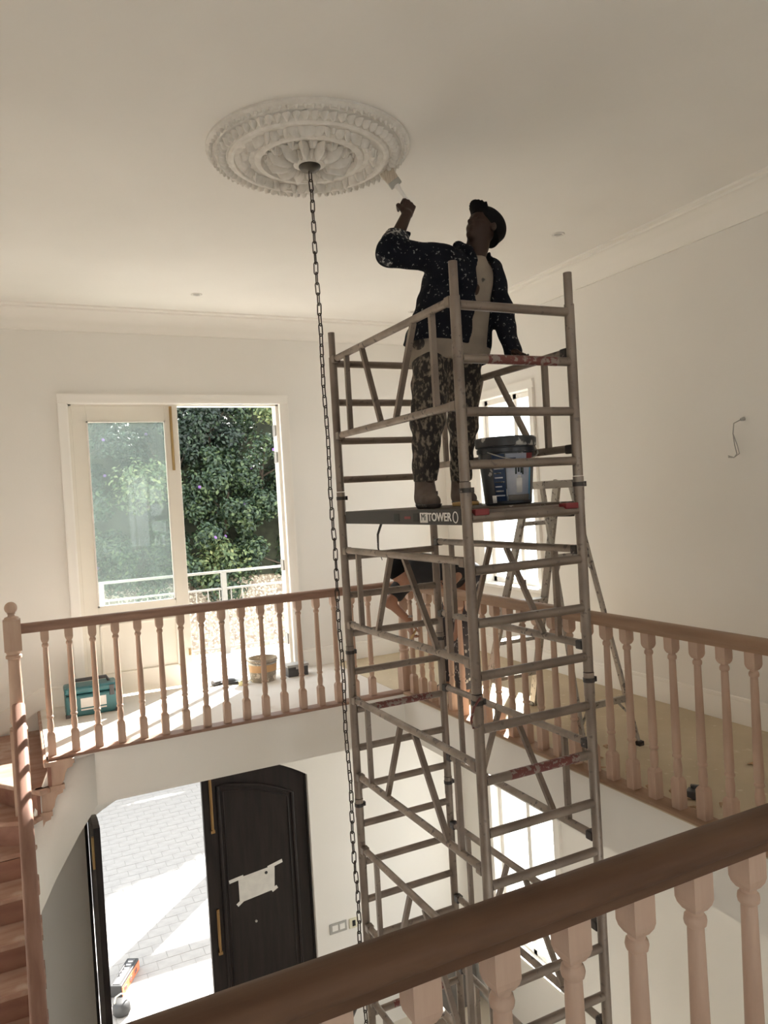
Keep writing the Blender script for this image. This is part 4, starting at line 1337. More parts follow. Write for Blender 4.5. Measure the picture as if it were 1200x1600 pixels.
def shrub(name, cx_, cy_, cz, rx, ry_, rz, n, mt, label, leafs=(0.09, 0.15), flowers=0, fm=None, seed=0):
    r = random.Random(seed)
    base = (cx_, cy_ + ry_ * 0.3, max(cz - rz, -0.5))
    e = empty(name, base, label, 'shrub', 'shrubs on the bank behind the balcony')
    vs, fs = [], []
    # lobed crown: leaves gathered in clumps on the outside of the crown
    clumps = []
    for _ in range(20):
        th, ph = r.uniform(0, 2 * math.pi), math.acos(r.uniform(-0.9, 1))
        d = Vector((math.sin(ph) * math.cos(th), math.sin(ph) * math.sin(th), math.cos(ph)))
        rad = r.uniform(0.55, 1.0)
        clumps.append((Vector((cx_ + d.x * rx * rad, cy_ + d.y * ry_ * rad, cz + d.z * rz * rad)), r.uniform(0.20, 0.50)))
    for _ in range(n):
        c, cr = r.choice(clumps)
        d = Vector((r.gauss(0, 1), r.gauss(0, 1), r.gauss(0, 1)))
        d.normalize()
        p = c + d * cr * (r.random() ** 0.4)
        L = r.uniform(*leafs)
        nrm = (d + Vector((r.gauss(0, .5), r.gauss(0, .5) - 0.3, r.gauss(0, .5) + 0.5))).normalized()
        ax = nrm.orthogonal().normalized()
        ax.rotate(Matrix.Rotation(r.uniform(0, 6.28), 3, nrm))
        sd = nrm.cross(ax)
        b = len(vs)
        vs += [p - ax * L * .5, p + sd * L * .3 + nrm * L * .06, p + ax * L * .5 - nrm * L * .1, p - sd * L * .3 + nrm * L * .06]
        fs += [(b, b + 1, b + 2), (b, b + 2, b + 3)]
    o = MB().add(vs, fs).build('foliage', mt, e, smooth=0)
    o['kind'] = 'stuff'
    tr = MB()
    tr.path([base, (cx_, cy_ + 0.1, (base[2] + cz) / 2), (cx_ + 0.1, cy_, cz)], [0.05, 0.035, 0.015], 7)
    for q in range(5):
        c = clumps[q][0]
        tr.path([(cx_, cy_ + 0.1, (base[2] + cz) / 2), c], [0.025, 0.008], 5)
    tr.build('stem', mat('bark', (0.06, 0.045, 0.03), 0.9) if 'bark' not in M else M['bark'], e)
    for q in range(flowers):
        c, cr = r.choice(clumps)
        p = c + Vector((r.uniform(-.2, .2), -cr * 0.95, r.uniform(-.2, .2)))
        f = MB()
        rot = Euler((R_(80) + r.uniform(-.4, .4), 0, r.uniform(-.5, .5))).to_matrix()
        ring_ = []
        for a in range(10):
            rr_ = 0.048 if a % 2 == 0 else 0.036
            ring_.append(p + rot @ Vector((rr_ * math.cos(a * math.pi / 5), rr_ * math.sin(a * math.pi / 5), 0.02)))
        f.add([p - rot @ Vector((0, 0, 0.02))] + ring_, [(0, 1 + a, 1 + (a + 1) % 10) for a in range(10)])
        f.build('flower', fm or M['violet'], e, smooth=60)
    return e


M['bark'] = mat('bark', (0.06, 0.045, 0.03), 0.9)
SH = [
    ('shrub', 1.2, 17.6, 1.0, 1.5, 0.7, 1.3, 5200, 'leaf_mid', 'mid green shrub low on the bank behind the closed glazed leaf', 3),
    ('shrub', 3.6, 17.6, 0.6, 1.4, 0.7, 1.1, 5200, 'leaf_mid', 'mid green shrub low on the bank behind the balcony rail', 2),
    ('shrub', 5.9, 17.7, 0.8, 1.5, 0.7, 1.3, 5200, 'leaf_mid', 'bushy green shrub low on the bank at the right of the balcony opening', 1),
    ('shrub', 0.6, 18.6, 3.4, 1.7, 0.8, 1.5, 5200, 'leaf_dark', 'dark climbing shrub high behind the closed glazed leaf', 3),
    ('shrub', 3.4, 18.4, 3.0, 1.3, 0.8, 1.5, 5600, 'leaf_dark', 'dark dense climber in the upper left of the open doorway', 2),
    ('shrub', 5.6, 18.2, 3.2, 1.2, 0.8, 1.5, 5200, 'leaf_mid', 'brighter leafy climber hanging in the middle of the open doorway', 4),
    ('shrub', 7.6, 18.6, 3.0, 1.5, 0.8, 1.8, 5200, 'leaf_dark', 'dark shrub at the right edge of the open doorway', 1),
    ('shrub', 2.3, 19.2, 5.6, 1.8, 0.8, 1.4, 4200, 'leaf_dark', 'dark foliage at the top above the closed leaf', 0),
    ('shrub', 5.4, 19.2, 5.6, 1.8, 0.8, 1.4, 4200, 'leaf_dark', 'dark foliage at the top of the open doorway', 1),
    ('shrub', 2.7, 17.4, 2.3, 0.6, 0.4, 0.5, 1500, 'leaf_pale', 'pale yellow-green sprig of leaves beside the meeting stile', 0),
    ('shrub', 5.9, 17.4, 4.1, 0.5, 0.4, 0.4, 1100, 'leaf_pale', 'pale yellow-green sprig of leaves high in the open doorway', 0),
    ('shrub', 4.5, 17.7, 2.1, 1.1, 0.6, 1.0, 5200, 'leaf_mid', 'leafy climber filling the middle of the open doorway above the railing', 2),
    ('shrub', 4.3, 18.0, 3.9, 1.0, 0.6, 0.9, 4200, 'leaf_dark', 'dark ferny climber just below the top of the open doorway', 0),
    ('shrub', 6.9, 17.6, 1.9, 0.9, 0.6, 1.0, 4200, 'leaf_mid', 'leafy green climber at the right jamb of the open doorway', 1),
    ('shrub', 4.1, 17.2, 0.55, 0.5, 0.4, 0.4, 1100, 'leaf_pale', 'pale yellow-green sprig of leaves low above the railing', 0),
    ('shrub', -1.6, 18.2, 2.0, 1.8, 0.8, 2.2, 5200, 'leaf_dark', 'dark shrub behind the left edge of the closed glazed leaf', 0),
]
for q, a in enumerate(SH):
    shrub(a[0], a[1] * 1.085, a[2] + 1.5, (a[3] - 1.75) * 1.085 + 1.75, a[4] * 1.08, a[5], a[6] * 1.08, a[7], M[a[8]], a[9], flowers=a[10], seed=100 + q)

# balcony
bs = MB().box((-0.6, YB + TH, -0.16), (4.9, 9.12, -0.012)).build('floor_balcony', M['concrete'], None, smooth=0)
bs['kind'] = 'structure'
M['ironrail'] = mat('balcony_rail_paint', (0.22, 0.215, 0.205), 0.5, 0.2)
bl = empty('balcony_railing', (2.0, 9.0, -0.012), 'grey metal railing of the balcony outside the french door', 'railing')
for z in (0.98, 0.77, 0.06):
    MB().box((-0.6, 8.985, z - (0.022 if z > .9 else 0.012)), (4.9, 9.015, z + (0.008 if z > .9 else 0.012))).build('rail', M['ironrail'], bl, smooth=0)
for x in (-0.55, 0.82, 2.21, 3.58, 4.85):
    MB().box((x - 0.03, 8.98, -0.012), (x + 0.03, 9.04, 0.96)).build('post', M['ironrail'], bl, smooth=0)
bar_ = MB().tube((0, 0, 0.06), (0, 0, 0.77), 0.007, n=8).build('bar', M['ironrail'])
COL.objects.unlink(bar_)
for i_ in range(40):
    x = -0.5 + 0.1395 * i_
    if min(abs(x - q) for q in (-0.55, 0.82, 2.21, 3.58, 4.85)) > 0.05:
        inst(bar_, (x, 9.0, 0), bl, name='bar')
# porch posts and beam standing out in the paving
pg = empty('porch_frame', (3.2, 12.65, ZG), 'pale porch posts and beam standing on the paving outside', 'porch')
for x in (3.2, 6.8):
    MB().box((x - 0.14, 12.51, ZG), (x + 0.14, 12.79, -1.35)).build('post', M['concrete'], pg, smooth=0, bevel=0.01)
MB().box((2.4, 12.52, -1.35), (7.4, 12.78, -1.05)).build('beam', M['concrete'], pg, smooth=0, bevel=0.01)
# ground and boundary beyond the right wall
sg = MB().box((XR + TH, -6, ZG - 0.2), (16, YB + TH, ZG - 0.01)).build('ground_side', M['stone'], None, smooth=0)
sg['kind'] = 'structure'

# ------------------------------------------------------------------ organic bodies (smooth-blended volumes, polygonised)
class Vol:
    def __init__(self, lo, hi, h):
        self.lo = np.array(lo, float)
        self.h = h
        self.n = np.ceil((np.array(hi) - self.lo) / h).astype(int) + 1
        self.f = np.full(self.n, 1.0, np.float32)

    def _sub(self, lo, hi):
        a = np.clip(np.floor((np.array(lo) - self.lo) / self.h).astype(int), 0, self.n - 1)
        b = np.clip(np.ceil((np.array(hi) - self.lo) / self.h).astype(int) + 1, 1, self.n)
        sl = tuple(slice(i, j) for i, j in zip(a, b))
        ax = [self.lo[k] + self.h * np.arange(a[k], b[k]) for k in range(3)]
        return sl, np.meshgrid(*ax, indexing='ij')

    def _join(self, sl, d, k, op):
        cur = self.f[sl]
        d = d.astype(np.float32)
        if op == 'add':
            hh = np.maximum(k - np.abs(cur - d), 0) / max(k, 1e-6)
            self.f[sl] = np.minimum(cur, d) - hh * hh * k * 0.25
        else:
            d = -d
            hh = np.maximum(k - np.abs(cur - d), 0) / max(k, 1e-6)
            self.f[sl] = np.maximum(cur, d) + hh * hh * k * 0.25

    def cone(self, a, b, r0, r1=None, k=0.03, op='add'):
        r1 = r0 if r1 is None else r1
        a, b = np.array(a, float), np.array(b, float)
        mg = max(r0, r1) + k + 3 * self.h
        sl, (X, Y, Z) = self._sub(np.minimum(a, b) - mg, np.maximum(a, b) + mg)
        d = b - a
        L2 = max(d @ d, 1e-12)
        t = np.clip(((X - a[0]) * d[0] + (Y - a[1]) * d[1] + (Z - a[2]) * d[2]) / L2, 0, 1)
        ds = np.sqrt((X - a[0] - t * d[0]) ** 2 + (Y - a[1] - t * d[1]) ** 2 + (Z - a[2] - t * d[2]) ** 2) - (r0 + (r1 - r0) * t)
        self._join(sl, ds, k, op)
        return self

    def ell(self, c, r, rot=None, k=0.03, op='add'):
        c, r = np.array(c, float), np.array(r, float)
        mg = r.max() + k + 3 * self.h
        sl, (X, Y, Z) = self._sub(c - mg, c + mg)
        P = np.stack([X - c[0], Y - c[1], Z - c[2]], -1)
        if rot is not None:
            P = P @ np.array(rot)          # columns of rot are the local axes
        q = np.sqrt(((P / r) ** 2).sum(-1))
        g = np.sqrt(((P / r ** 2) ** 2).sum(-1)) + 1e-9
        self._join(sl, q * (q - 1) / g, k, op)
        return self

    def cut(self, p, n):
        """remove everything on the side n points to"""
        n = np.array(n, float)
        n /= np.linalg.norm(n)
        X, Y, Z = self.grid()
        self.f = np.maximum(self.f, ((X - p[0]) * n[0] + (Y - p[1]) * n[1] + (Z - p[2]) * n[2]).astype(np.float32))
        return self

    def grid(self):
        return np.meshgrid(*[self.lo[k] + self.h * np.arange(self.n[k]) for k in range(3)], indexing='ij')

    def wrinkle(self, amp, fr):
        X, Y, Z = self.grid()
        self.f += (amp * (np.sin(fr * (X * 0.7 + Z * 1.1) + 2.5 * np.sin(fr * 0.45 * Y + 1)) * np.sin(fr * 0.6 * (Y - Z * 0.8) + 1.7 * np.sin(fr * 0.35 * X)))).astype(np.float32)
        return self

    def mesh(self):
        f = self.f
        ins = f < 0
        nx, ny, nz = f.shape
        acc = np.zeros((nx - 1, ny - 1, nz - 1, 3), np.float32)
        cnt = np.zeros((nx - 1, ny - 1, nz - 1), np.float32)
        corner = [(i, j, k) for i in (0, 1) for j in (0, 1) for k in (0, 1)]
        for c in corner:
            for axis in range(3):
                if c[axis] == 1:
                    continue
                e = list(c)
                e[axis] = 1
                A = f[c[0]:nx - 1 + c[0], c[1]:ny - 1 + c[1], c[2]:nz - 1 + c[2]]
                B = f[e[0]:nx - 1 + e[0], e[1]:ny - 1 + e[1], e[2]:nz - 1 + e[2]]
                sgn = (A < 0) != (B < 0)
                t = np.where(sgn, A / np.where(sgn, A - B, 1), 0)
                for q in range(3):
                    acc[..., q] += np.where(sgn, (c[q] + (t if q == axis else 0)), 0)
                cnt += sgn
        act = cnt > 0
        idx = np.full(act.shape, -1, np.int64)
        idx[act] = np.arange(act.sum())
        cell = np.argwhere(act)
        V = self.lo + self.h * (cell + acc[act] / cnt[act][:, None])
        Q = []
        for axis in range(3):
            a = [slice(None)] * 3
            b = [slice(None)] * 3
            a[axis] = slice(0, -1)
            b[axis] = slice(1, None)
            sg = ins[tuple(a)] != ins[tuple(b)]
            o1, o2 = [(1, 2), (2, 0), (0, 1)][axis]
            P = np.argwhere(sg)
            ok = (P[:, o1] > 0) & (P[:, o2] > 0) & (P[:, o1] < f.shape[o1] - 1) & (P[:, o2] < f.shape[o2] - 1)
            P = P[ok]
            flip = ins[tuple(P.T)]
            quad = []
            for d1_, d2_ in ((1, 1), (0, 1), (0, 0), (1, 0)):
                p = P.copy()
                p[:, o1] -= d1_
                p[:, o2] -= d2_
                quad.append(idx[tuple(p.T)])
            quad = np.stack(quad, 1)
            quad[~flip] = quad[~flip][:, ::-1]
            Q.append(quad)
        return V, np.concatenate(Q)

    def build(self, name, m, parent, smooth_iter=2):
        V, Q = self.mesh()
        off = np.array(wpos(parent))
        me = bpy.data.meshes.new(name)
        me.vertices.add(len(V))
        me.vertices.foreach_set('co', (V - off).astype(np.float32).ravel())
        me.loops.add(Q.size)
        me.loops.foreach_set('vertex_index', Q.ravel().astype(np.int32))
        me.polygons.add(len(Q))
        me.polygons.foreach_set('loop_start', np.arange(0, Q.size, 4, dtype=np.int32))
        me.polygons.foreach_set('loop_total', np.full(len(Q), 4, np.int32))
        me.update()
        me.validate()
        me.materials.append(m)
        me.shade_smooth()
        o = bpy.data.objects.new(name, me)
        COL.objects.link(o)
        o.parent = parent
        if smooth_iter:
            md = o.modifiers.new('smooth', 'SMOOTH')
            md.iterations = smooth_iter
            md.factor = 0.5
        return o


def frame_from(xa, ya):
    x = np.array(xa, float)
    x /= np.linalg.norm(x)
    y = np.array(ya, float)
    y -= x * (y @ x)
    y /= np.linalg.norm(y)
    return np.stack([x, y, np.cross(x, y)], 1)


def hand(v, wrist, xa, ya, curls, thumb=(0.5, 0.35), s=1.0, spread=0.0):
    """five-fingered hand: xa along the fingers, ya towards the thumb, palm faces -z"""
    w = np.array(wrist, float)
    Fm = frame_from(xa, ya)

    def L(p):
        return w + Fm @ (np.array(p) * s)
    ky = (0.032, 0.011, -0.010, -0.030)
    kx = (0.092, 0.096, 0.090, 0.080)
    for y, x in zip(ky, kx):
        v.cone(L((0.005, y * 0.6, 0)), L((x, y, 0)), 0.0155 * s, 0.0115 * s, k=0.010)
    v.cone(L((0.02, 0.02, -0.008)), L((0.06, 0.0, -0.012)), 0.014 * s, 0.012 * s, k=0.012)
    lens = ((0.044, 0.026, 0.020), (0.049, 0.030, 0.021), (0.045, 0.028, 0.021), (0.036, 0.021, 0.018))
    for i in range(4):
        p = np.array((kx[i], ky[i], 0.0))
        ang = 0.0
        for j, (ln, cu) in enumerate(zip(lens[i], curls)):
            ang += cu
            q = p + ln * np.array((math.cos(ang), spread * (1.5 - i) * 0.3, -math.sin(ang)))
            v.cone(L(p), L(q), (0.0098 - 0.0008 * j) * s, (0.0090 - 0.0008 * j) * s, k=0.003)
            p = q
    t0 = np.array((0.022, 0.030, -0.006))
    t1 = t0 + np.array((0.034, 0.026, -0.018))
    t2 = t1 + 0.034 * np.array((math.cos(thumb[0]), 0.25 - thumb[1], -math.sin(thumb[0])))
    t3 = t2 + 0.026 * np.array((math.cos(thumb[0] + 0.4), -thumb[1], -math.sin(thumb[0] + 0.4)))
    v.cone(L(t0), L(t1), 0.0155 * s, 0.0125 * s, k=0.010)
    v.cone(L(t1), L(t2), 0.0118 * s, 0.0108 * s, k=0.004)
    v.cone(L(t2), L(t3), 0.0105 * s, 0.0085 * s, k=0.003)
    return v


def head(v, c, face, up, s=1.0):
    """head with brow, nose, lips, chin and ears; face = direction looked at"""
    c = np.array(c, float)
    f = np.array(face, float)
    f /= np.linalg.norm(f)
    u = np.array(up, float)
    u -= f * (u @ f)
    u /= np.linalg.norm(u)
    r = np.cross(f, u)
    B = np.stack([f, r, u], 1)

    def L(p):
        return c + B @ (np.array(p) * s)
    v.ell(L((-0.012, 0, 0.028)), np.array((0.098, 0.078, 0.088)) * s, B, k=0.02)
    v.ell(L((0.022, 0, -0.045)), np.array((0.070, 0.058, 0.072)) * s, B, k=0.03)
    v.cone(L((0.066, 0, -0.098)), L((0.060, 0, -0.092)), 0.022 * s, k=0.025)
    v.cone(L((0.080, 0, 0.012)), L((0.100, 0, -0.032)), 0.008 * s, 0.014 * s, k=0.012)
    for sd in (1, -1):
        v.cone(L((0.092, sd * 0.011, -0.036)), L((0.086, sd * 0.014, -0.034)), 0.008 * s, k=0.006)
        v.cone(L((0.076, sd * 0.012, 0.026)), L((0.066, sd * 0.045, 0.026)), 0.010 * s, k=0.012)
        v.ell(L((0.078, sd * 0.030, 0.004)), np.array((0.010, 0.015, 0.008)) * s, B, k=0.006, op='cut')
        v.ell(L((0.068, sd * 0.031, 0.004)), np.array((0.013, 0.014, 0.011)) * s, B, k=0.003)
        v.ell(L((-0.012, sd * 0.080, -0.010)), np.array((0.020, 0.010, 0.032)) * s, B, k=0.010)
        v.cone(L((0.055, sd * 0.040, -0.030)), L((0.045, sd * 0.046, -0.025)), 0.018 * s, k=0.02)
    v.cone(L((0.088, -0.020, -0.058)), L((0.088, 0.020, -0.058)), 0.0075 * s, k=0.006)
    v.cone(L((0.085, -0.018, -0.071)), L((0.085, 0.018, -0.071)), 0.0085 * s, k=0.006)
    return L, B


# ---- painter on the platform
PR = Vector((2.28, 3.78, PZ))
p1 = empty('person', PR, 'painter in spattered dark jacket and cap standing on the tower platform, one arm raised', 'person')
hipC = np.array((2.325, 3.76, 2.62))
hipR, hipL = np.array((2.195, 3.73, 2.56)), np.array((2.465, 3.83, 2.58))
kneR, kneL = np.array((2.075, 3.63, 2.15)), np.array((2.48, 3.90, 2.18))
ankR, ankL = np.array((2.06, 3.66, 1.775)), np.array((2.505, 4.0, 1.775))
chs = np.array((2.36, 3.67, 2.93))
nck = np.array((2.435, 3.63, 3.09))
shR, shL = np.array((2.215, 3.61, 3.055)), np.array((2.575, 3.67, 3.035))
elR, elL = np.array((1.912, 3.645, 3.078)), np.array((2.60, 3.61, 2.78))
wrR, wrL = np.array((2.076, 3.725, 3.330)), np.array((2.600, 3.52, 2.535))
hdc = np.array((2.495, 3.60, 3.258))
fdir = np.array((-0.84, -0.22, 0.42))
hup = np.array((0.42, 0.05, 0.88))
LO1, HI1 = (1.80, 3.35, 1.66), (2.80, 4.20, 3.50)
v = Vol((1.80, 3.38, 1.66), (2.76, 4.16, 3.50), 0.0072)
v.cone(hipC + (0, 0, 0.0), chs, 0.125, 0.14, k=0.05)
v.cone(hipR, hipL, 0.10, 0.10, k=0.05)
v.cone(shR + (0.05, 0.02, -0.03), shL + (-0.05, 0, -0.03), 0.075, 0.075, k=0.06)
v.cone(chs + (0.06, -0.02, 0.10), nck + (0.03, -0.01, 0.05), 0.058, 0.055, k=0.04)
v.cone(nck, hdc + (0.0, 0.0, -0.03), 0.058, 0.056, k=0.04)
for a, b, c in ((hipR, kneR, ankR), (hipL, kneL, ankL)):
    v.cone(a, b, 0.085, 0.058, k=0.04)
    v.cone(b, c, 0.055, 0.042, k=0.03)
    v.cone(c, c + (0.0, 0, -0.05), 0.042, 0.045, k=0.02)
    v.cone(c + (0, 0.03, -0.05), c + (-0.02, -0.10, -0.065), 0.036, 0.03, k=0.03)
v.cone(shR, elR, 0.055, 0.045, k=0.03).cone(elR, wrR, 0.045, 0.029, k=0.03)
v.cone(shL, elL, 0.055, 0.045, k=0.03).cone(elL, wrL, 0.043, 0.028, k=0.03)
hand(v, wrR, (0.424, 0.306, 0.852), (-0.90, 0.08, 0.42), (0.75, 1.25, 0.9), thumb=(1.0, 0.55))
hand(v, wrL, (-0.10, -0.55, -0.80), (-0.75, -0.6, 0.3), (0.9, 1.0, 0.5), thumb=(0.5, 0.3))
Lh, Bh = head(v, hdc, fdir, hup)
v.build('body', M['skin'], p1, 1)
# trousers
v = Vol((1.88, 3.50, 1.74), (2.70, 4.14, 2.78), 0.009)
v.cone(hipR + (0.02, 0.01, 0.08), hipL + (-0.02, 0, 0.08), 0.125, 0.125, k=0.06)
v.cone(hipR, kneR, 0.118, 0.090, k=0.045).cone(kneR, ankR + (0, 0, 0.07), 0.088, 0.068, k=0.03)
v.cone(hipL, kneL, 0.115, 0.090, k=0.045).cone(kneL, ankL + (0, 0, 0.07), 0.088, 0.066, k=0.03)
v.wrinkle(0.006, 34).cut((2.3, 3.75, 1.825), (0, 0, -1)).cut((2.3, 3.75, 2.74), (0, 0, 1))
v.build('trousers', M['trouser'], p1)
# shirt
v = Vol((1.98, 3.42, 2.46), (2.76, 4.02, 3.20), 0.009)
v.cone(hipC + (-0.10, 0.0, -0.08), chs + (-0.05, -0.02, 0.02), 0.165, 0.130, k=0.06).cone(hipC + (0.10, 0.02, -0.08), chs + (0.07, 0.0, 0.0), 0.160, 0.125, k=0.06)
v.cone(shR + (0.07, 0, -0.05), shL + (-0.07, 0, -0.05), 0.085, 0.085, k=0.06).cone(chs + (0.05, -0.01, 0.05), nck + (0.01, 0.0, -0.02), 0.088, 0.07, k=0.04)
v.wrinkle(0.005, 30).cut((2.3, 3.75, 2.515), (0.12, 0, -1)).cut(tuple(nck + (0.0, -0.05, 0.0)), (-0.05, -0.45, 0.9))
X, Y, Z = v.grid()
hide = np.abs(X - (2.425 + (Z - 2.55) * 0.10)) - (0.085 + (Z - 2.6) * 0.03)
v.f = np.maximum(v.f, np.where(Z > 2.66, hide, -1.0).astype(np.float32))
v.build('shirt', M['tshirt'], p1)
# jacket, open at the front
v = Vol((1.82, 3.38, 2.48), (2.78, 4.02, 3.28), 0.008)
v.cone(hipC + (-0.10, 0.0, -0.04), chs + (-0.07, 0.0, 0.0), 0.182, 0.150, k=0.07).cone(hipC + (0.09, 0.02, -0.04), chs + (0.09, 0.0, 0.0), 0.172, 0.142, k=0.07)
v.cone(shR + (0.05, 0.0, -0.03), shL + (-0.06, 0.0, -0.03), 0.096, 0.098, k=0.06)
v.cone(chs + (0.06, -0.01, 0.06), nck + (0.02, 0.0, -0.01), 0.11, 0.082, k=0.05)
v.cone(shR, elR, 0.083, 0.072, k=0.04).cone(elR, elR + (wrR - elR) * 0.62, 0.070, 0.058, k=0.03)
v.cone(shL, elL, 0.080, 0.068, k=0.03).cone(elL, elL + (wrL - elL) * 0.97, 0.066, 0.050, k=0.03)
# collar
for a, b in (((2.36, 3.545, 3.10), (2.36, 3.66, 3.155)), ((2.36, 3.66, 3.155), (2.45, 3.72, 3.165)), ((2.45, 3.72, 3.165), (2.54, 3.65, 3.125)), ((2.54, 3.65, 3.125), (2.50, 3.55, 3.06))):
    v.cone(a, b, 0.026, 0.026, k=0.015)
X, Y, Z = v.grid()
cl = 2.425 + (Z - 2.55) * 0.10
wd = 0.060 + (Z - 2.6) * 0.03
openf = np.maximum(np.abs(X - cl) - wd, Y - (3.70 + 0 * X))
v.f = np.maximum(v.f, -openf.astype(np.float32))
v.wrinkle(0.0065, 30)
v.cut((2.3, 3.75, 2.575), (-0.10, 0, -1)).cut(tuple(elR + (wrR - elR) * 0.60), tuple(wrR - elR + np.array((0.02, 0, 0.0)))) if False else v.cut((2.3, 3.75, 2.50), (0, 0, -1))
# hem of the jacket body (sleeve of the lowered arm hangs lower)
X, Y, Z = v.grid()
hemz = 2.600 - (X - 2.3) * 0.10
hem = np.where(X < 2.555, hemz - Z, -1.0)
v.f = np.maximum(v.f, hem.astype(np.float32))
v.f = np.maximum(v.f, np.where(X < 2.16, Z - (3.19 + (X - 1.95) * 0.15), -1.0).astype(np.float32))
jk = v.build('jacket', M['jacket'], p1)
v = Vol((1.82, 3.50, 2.95), (2.10, 3.80, 3.24), 0.007)
v.cone(elR + (0.0, 0, -0.005), elR + (wrR - elR) * 0.62, 0.0755, 0.0635, k=0.03).wrinkle(0.005, 40)
v.cut((1.95, 3.69, 3.195), (0.25, 0.2, 0.9)).cut(tuple(elR + (0.04, 0, -0.03)), (1, 0, -0.9))
v.build('sleeve_cuff', M['sleeve'], p1)
# boots
for c, tx in ((ankR, -0.03), (ankL, -0.02)):
    v = Vol((c[0] - 0.13, c[1] - 0.24, 1.664), (c[0] + 0.12, c[1] + 0.14, 1.92), 0.006)
    v.cone(c + (0, 0.01, 0.09), c + (0, 0.015, -0.02), 0.056, 0.054, k=0.02)
    v.cone(c + (0, 0.03, -0.055), c + (tx, -0.125, -0.062), 0.048, 0.042, k=0.04)
    v.cone(c + (0, 0.0, 0.0), c + (tx * 0.6, -0.07, -0.05), 0.050, 0.042, k=0.03)
    v.cut((2.3, 3.7, PZ + 0.0015), (0, 0, -1)).cut((2.3, 3.7, 1.868), (0, 0, 1))
    bt = v.build('boot', M['boot'], p1, 1)
    v = Vol((c[0] - 0.13, c[1] - 0.24, 1.664), (c[0] + 0.12, c[1] + 0.14, 1.76), 0.006)
    v.cone(c + (0, 0.03, -0.062), c + (tx, -0.125, -0.066), 0.053, 0.049, k=0.03)
    v.cut((2.3, 3.7, PZ + 0.0010), (0, 0, -1)).cut((2.3, 3.7, PZ + 0.026), (0, 0, 1))
    sl_ = v.build('sole', M['darkplastic'], p1, 1)
# cap: crown and raised peak
v = Vol((2.30, 3.42, 3.12), (2.72, 3.80, 3.50), 0.006)
v.ell(Lh((-0.022, 0, 0.034)), (0.112, 0.090, 0.094), Bh, k=0.02)
v.cone(Lh((-0.055, 0, -0.02)), Lh((-0.06, 0, 0.02)), 0.075, 0.09, k=0.03)
cutn = Bh @ np.array((0.42, 0, -0.9))
v.cut(Lh((0.03, 0, 0.008)), cutn)
for t in np.linspace(-1, 1, 9):
    v.cone(Lh((0.062 - 0.02 * t * t, 0.055 * t, 0.052)), Lh((0.122 - 0.04 * t * t, 0.060 * t, 0.088)), 0.011, 0.008, k=0.010)
v.build('cap', M['cap'], p1, 1)

# brush in the raised hand
ax_ = Vector((-0.48, 0.24, 0.84)).normalized()
tip = Vector((2.005, 3.815, 3.602))
br_o = empty('paint_brush', tip - ax_ * 0.12, 'paint brush with pale bristles held against the rim of the ceiling rose', 'brush')
sd_ = ax_.cross(Vector((0.5, 0.86, 0))).normalized()
mtx = Matrix((sd_, ax_.cross(sd_), ax_)).transposed()
bm_ = MB()
for z0, z1, w0, w1, t0, t1 in ((0.0, -0.075, 0.042, 0.034, 0.010, 0.011),):
    vs_ = []
    for z_, w_, t_2 in ((z0, w0, t0), (z1, w1, t1)):
        for sx, sy in ((-1, -1), (1, -1), (1, 1), (-1, 1)):
            vs_.append(tip + mtx @ Vector((sx * w_, sy * t_2, z_)))
    bm_.add(vs_, [(0, 1, 2, 3), (7, 6, 5, 4), (0, 4, 5, 1), (1, 5, 6, 2), (2, 6, 7, 3), (3, 7, 4, 0)])
bm_.build('bristles', M['bristle'], br_o, smooth=0, bevel=0.003)
MB().obox(tip + ax_ * -0.090, (0.070, 0.024, 0.034), mtx).build('ferrule', M['galv'], br_o, smooth=0, bevel=0.003)
hp = [tip + ax_ * -0.105, tip + ax_ * -0.135, tip + ax_ * -0.18, tip + ax_ * -0.24, tip + ax_ * -0.275]
MB().path(hp, [0.018, 0.012, 0.010, 0.012, 0.006], 10).build('handle', M['white'], br_o)

# ---- second worker bending over the right balustrade
p2 = empty('person', (3.36, 5.55, 0.006), 'bending worker in black t-shirt and spattered grey trousers leaning over the right balustrade', 'person')
h2 = np.array((3.45, 5.56, 1.04))
s2 = np.array((2.99, 5.52, 1.135))
s2R, s2L = np.array((2.955, 5.64, 1.07)), np.array((3.00, 5.37, 1.09))
e2R, w2R = np.array((2.755, 5.62, 0.875)), np.array((2.93, 5.63, 0.70))
e2L, w2L = np.array((3.225, 5.24, 1.11)), np.array((3.140, 5.17, 1.065))
k2a, a2a = np.array((3.33, 5.70, 0.53)), np.array((3.37, 5.74, 0.085))
k2b, a2b = np.array((3.30, 5.42, 0.53)), np.array((3.32, 5.42, 0.085))
v = Vol((2.55, 4.98, 0.0), (3.70, 5.92, 1.40), 0.0085)
v.cone(h2, s2, 0.115, 0.125, k=0.06).cone(s2R + (0.03, 0, 0.03), s2L + (0.03, 0, 0.03), 0.07, 0.07, k=0.06)
v.cone(h2 + (0, 0.09, -0.05), k2a, 0.09, 0.06, k=0.04).cone(k2a, a2a, 0.057, 0.042, k=0.03)
v.cone(h2 + (0, -0.09, -0.05), k2b, 0.09, 0.06, k=0.04).cone(k2b, a2b, 0.057, 0.042, k=0.03)
v.cone(s2R, e2R, 0.054, 0.044, k=0.03).cone(e2R, w2R, 0.042, 0.028, k=0.03)
v.cone(s2L, e2L, 0.054, 0.044, k=0.03).cone(e2L, w2L, 0.042, 0.028, k=0.03)
for c in (a2a, a2b):
    v.cone(c, c + (-0.12, 0, -0.04), 0.040, 0.032, k=0.03)
hd2 = np.array((2.845, 5.55, 1.12))
v.cone(s2 + (-0.04, 0.01, 0.02), hd2, 0.056, 0.055, k=0.03)
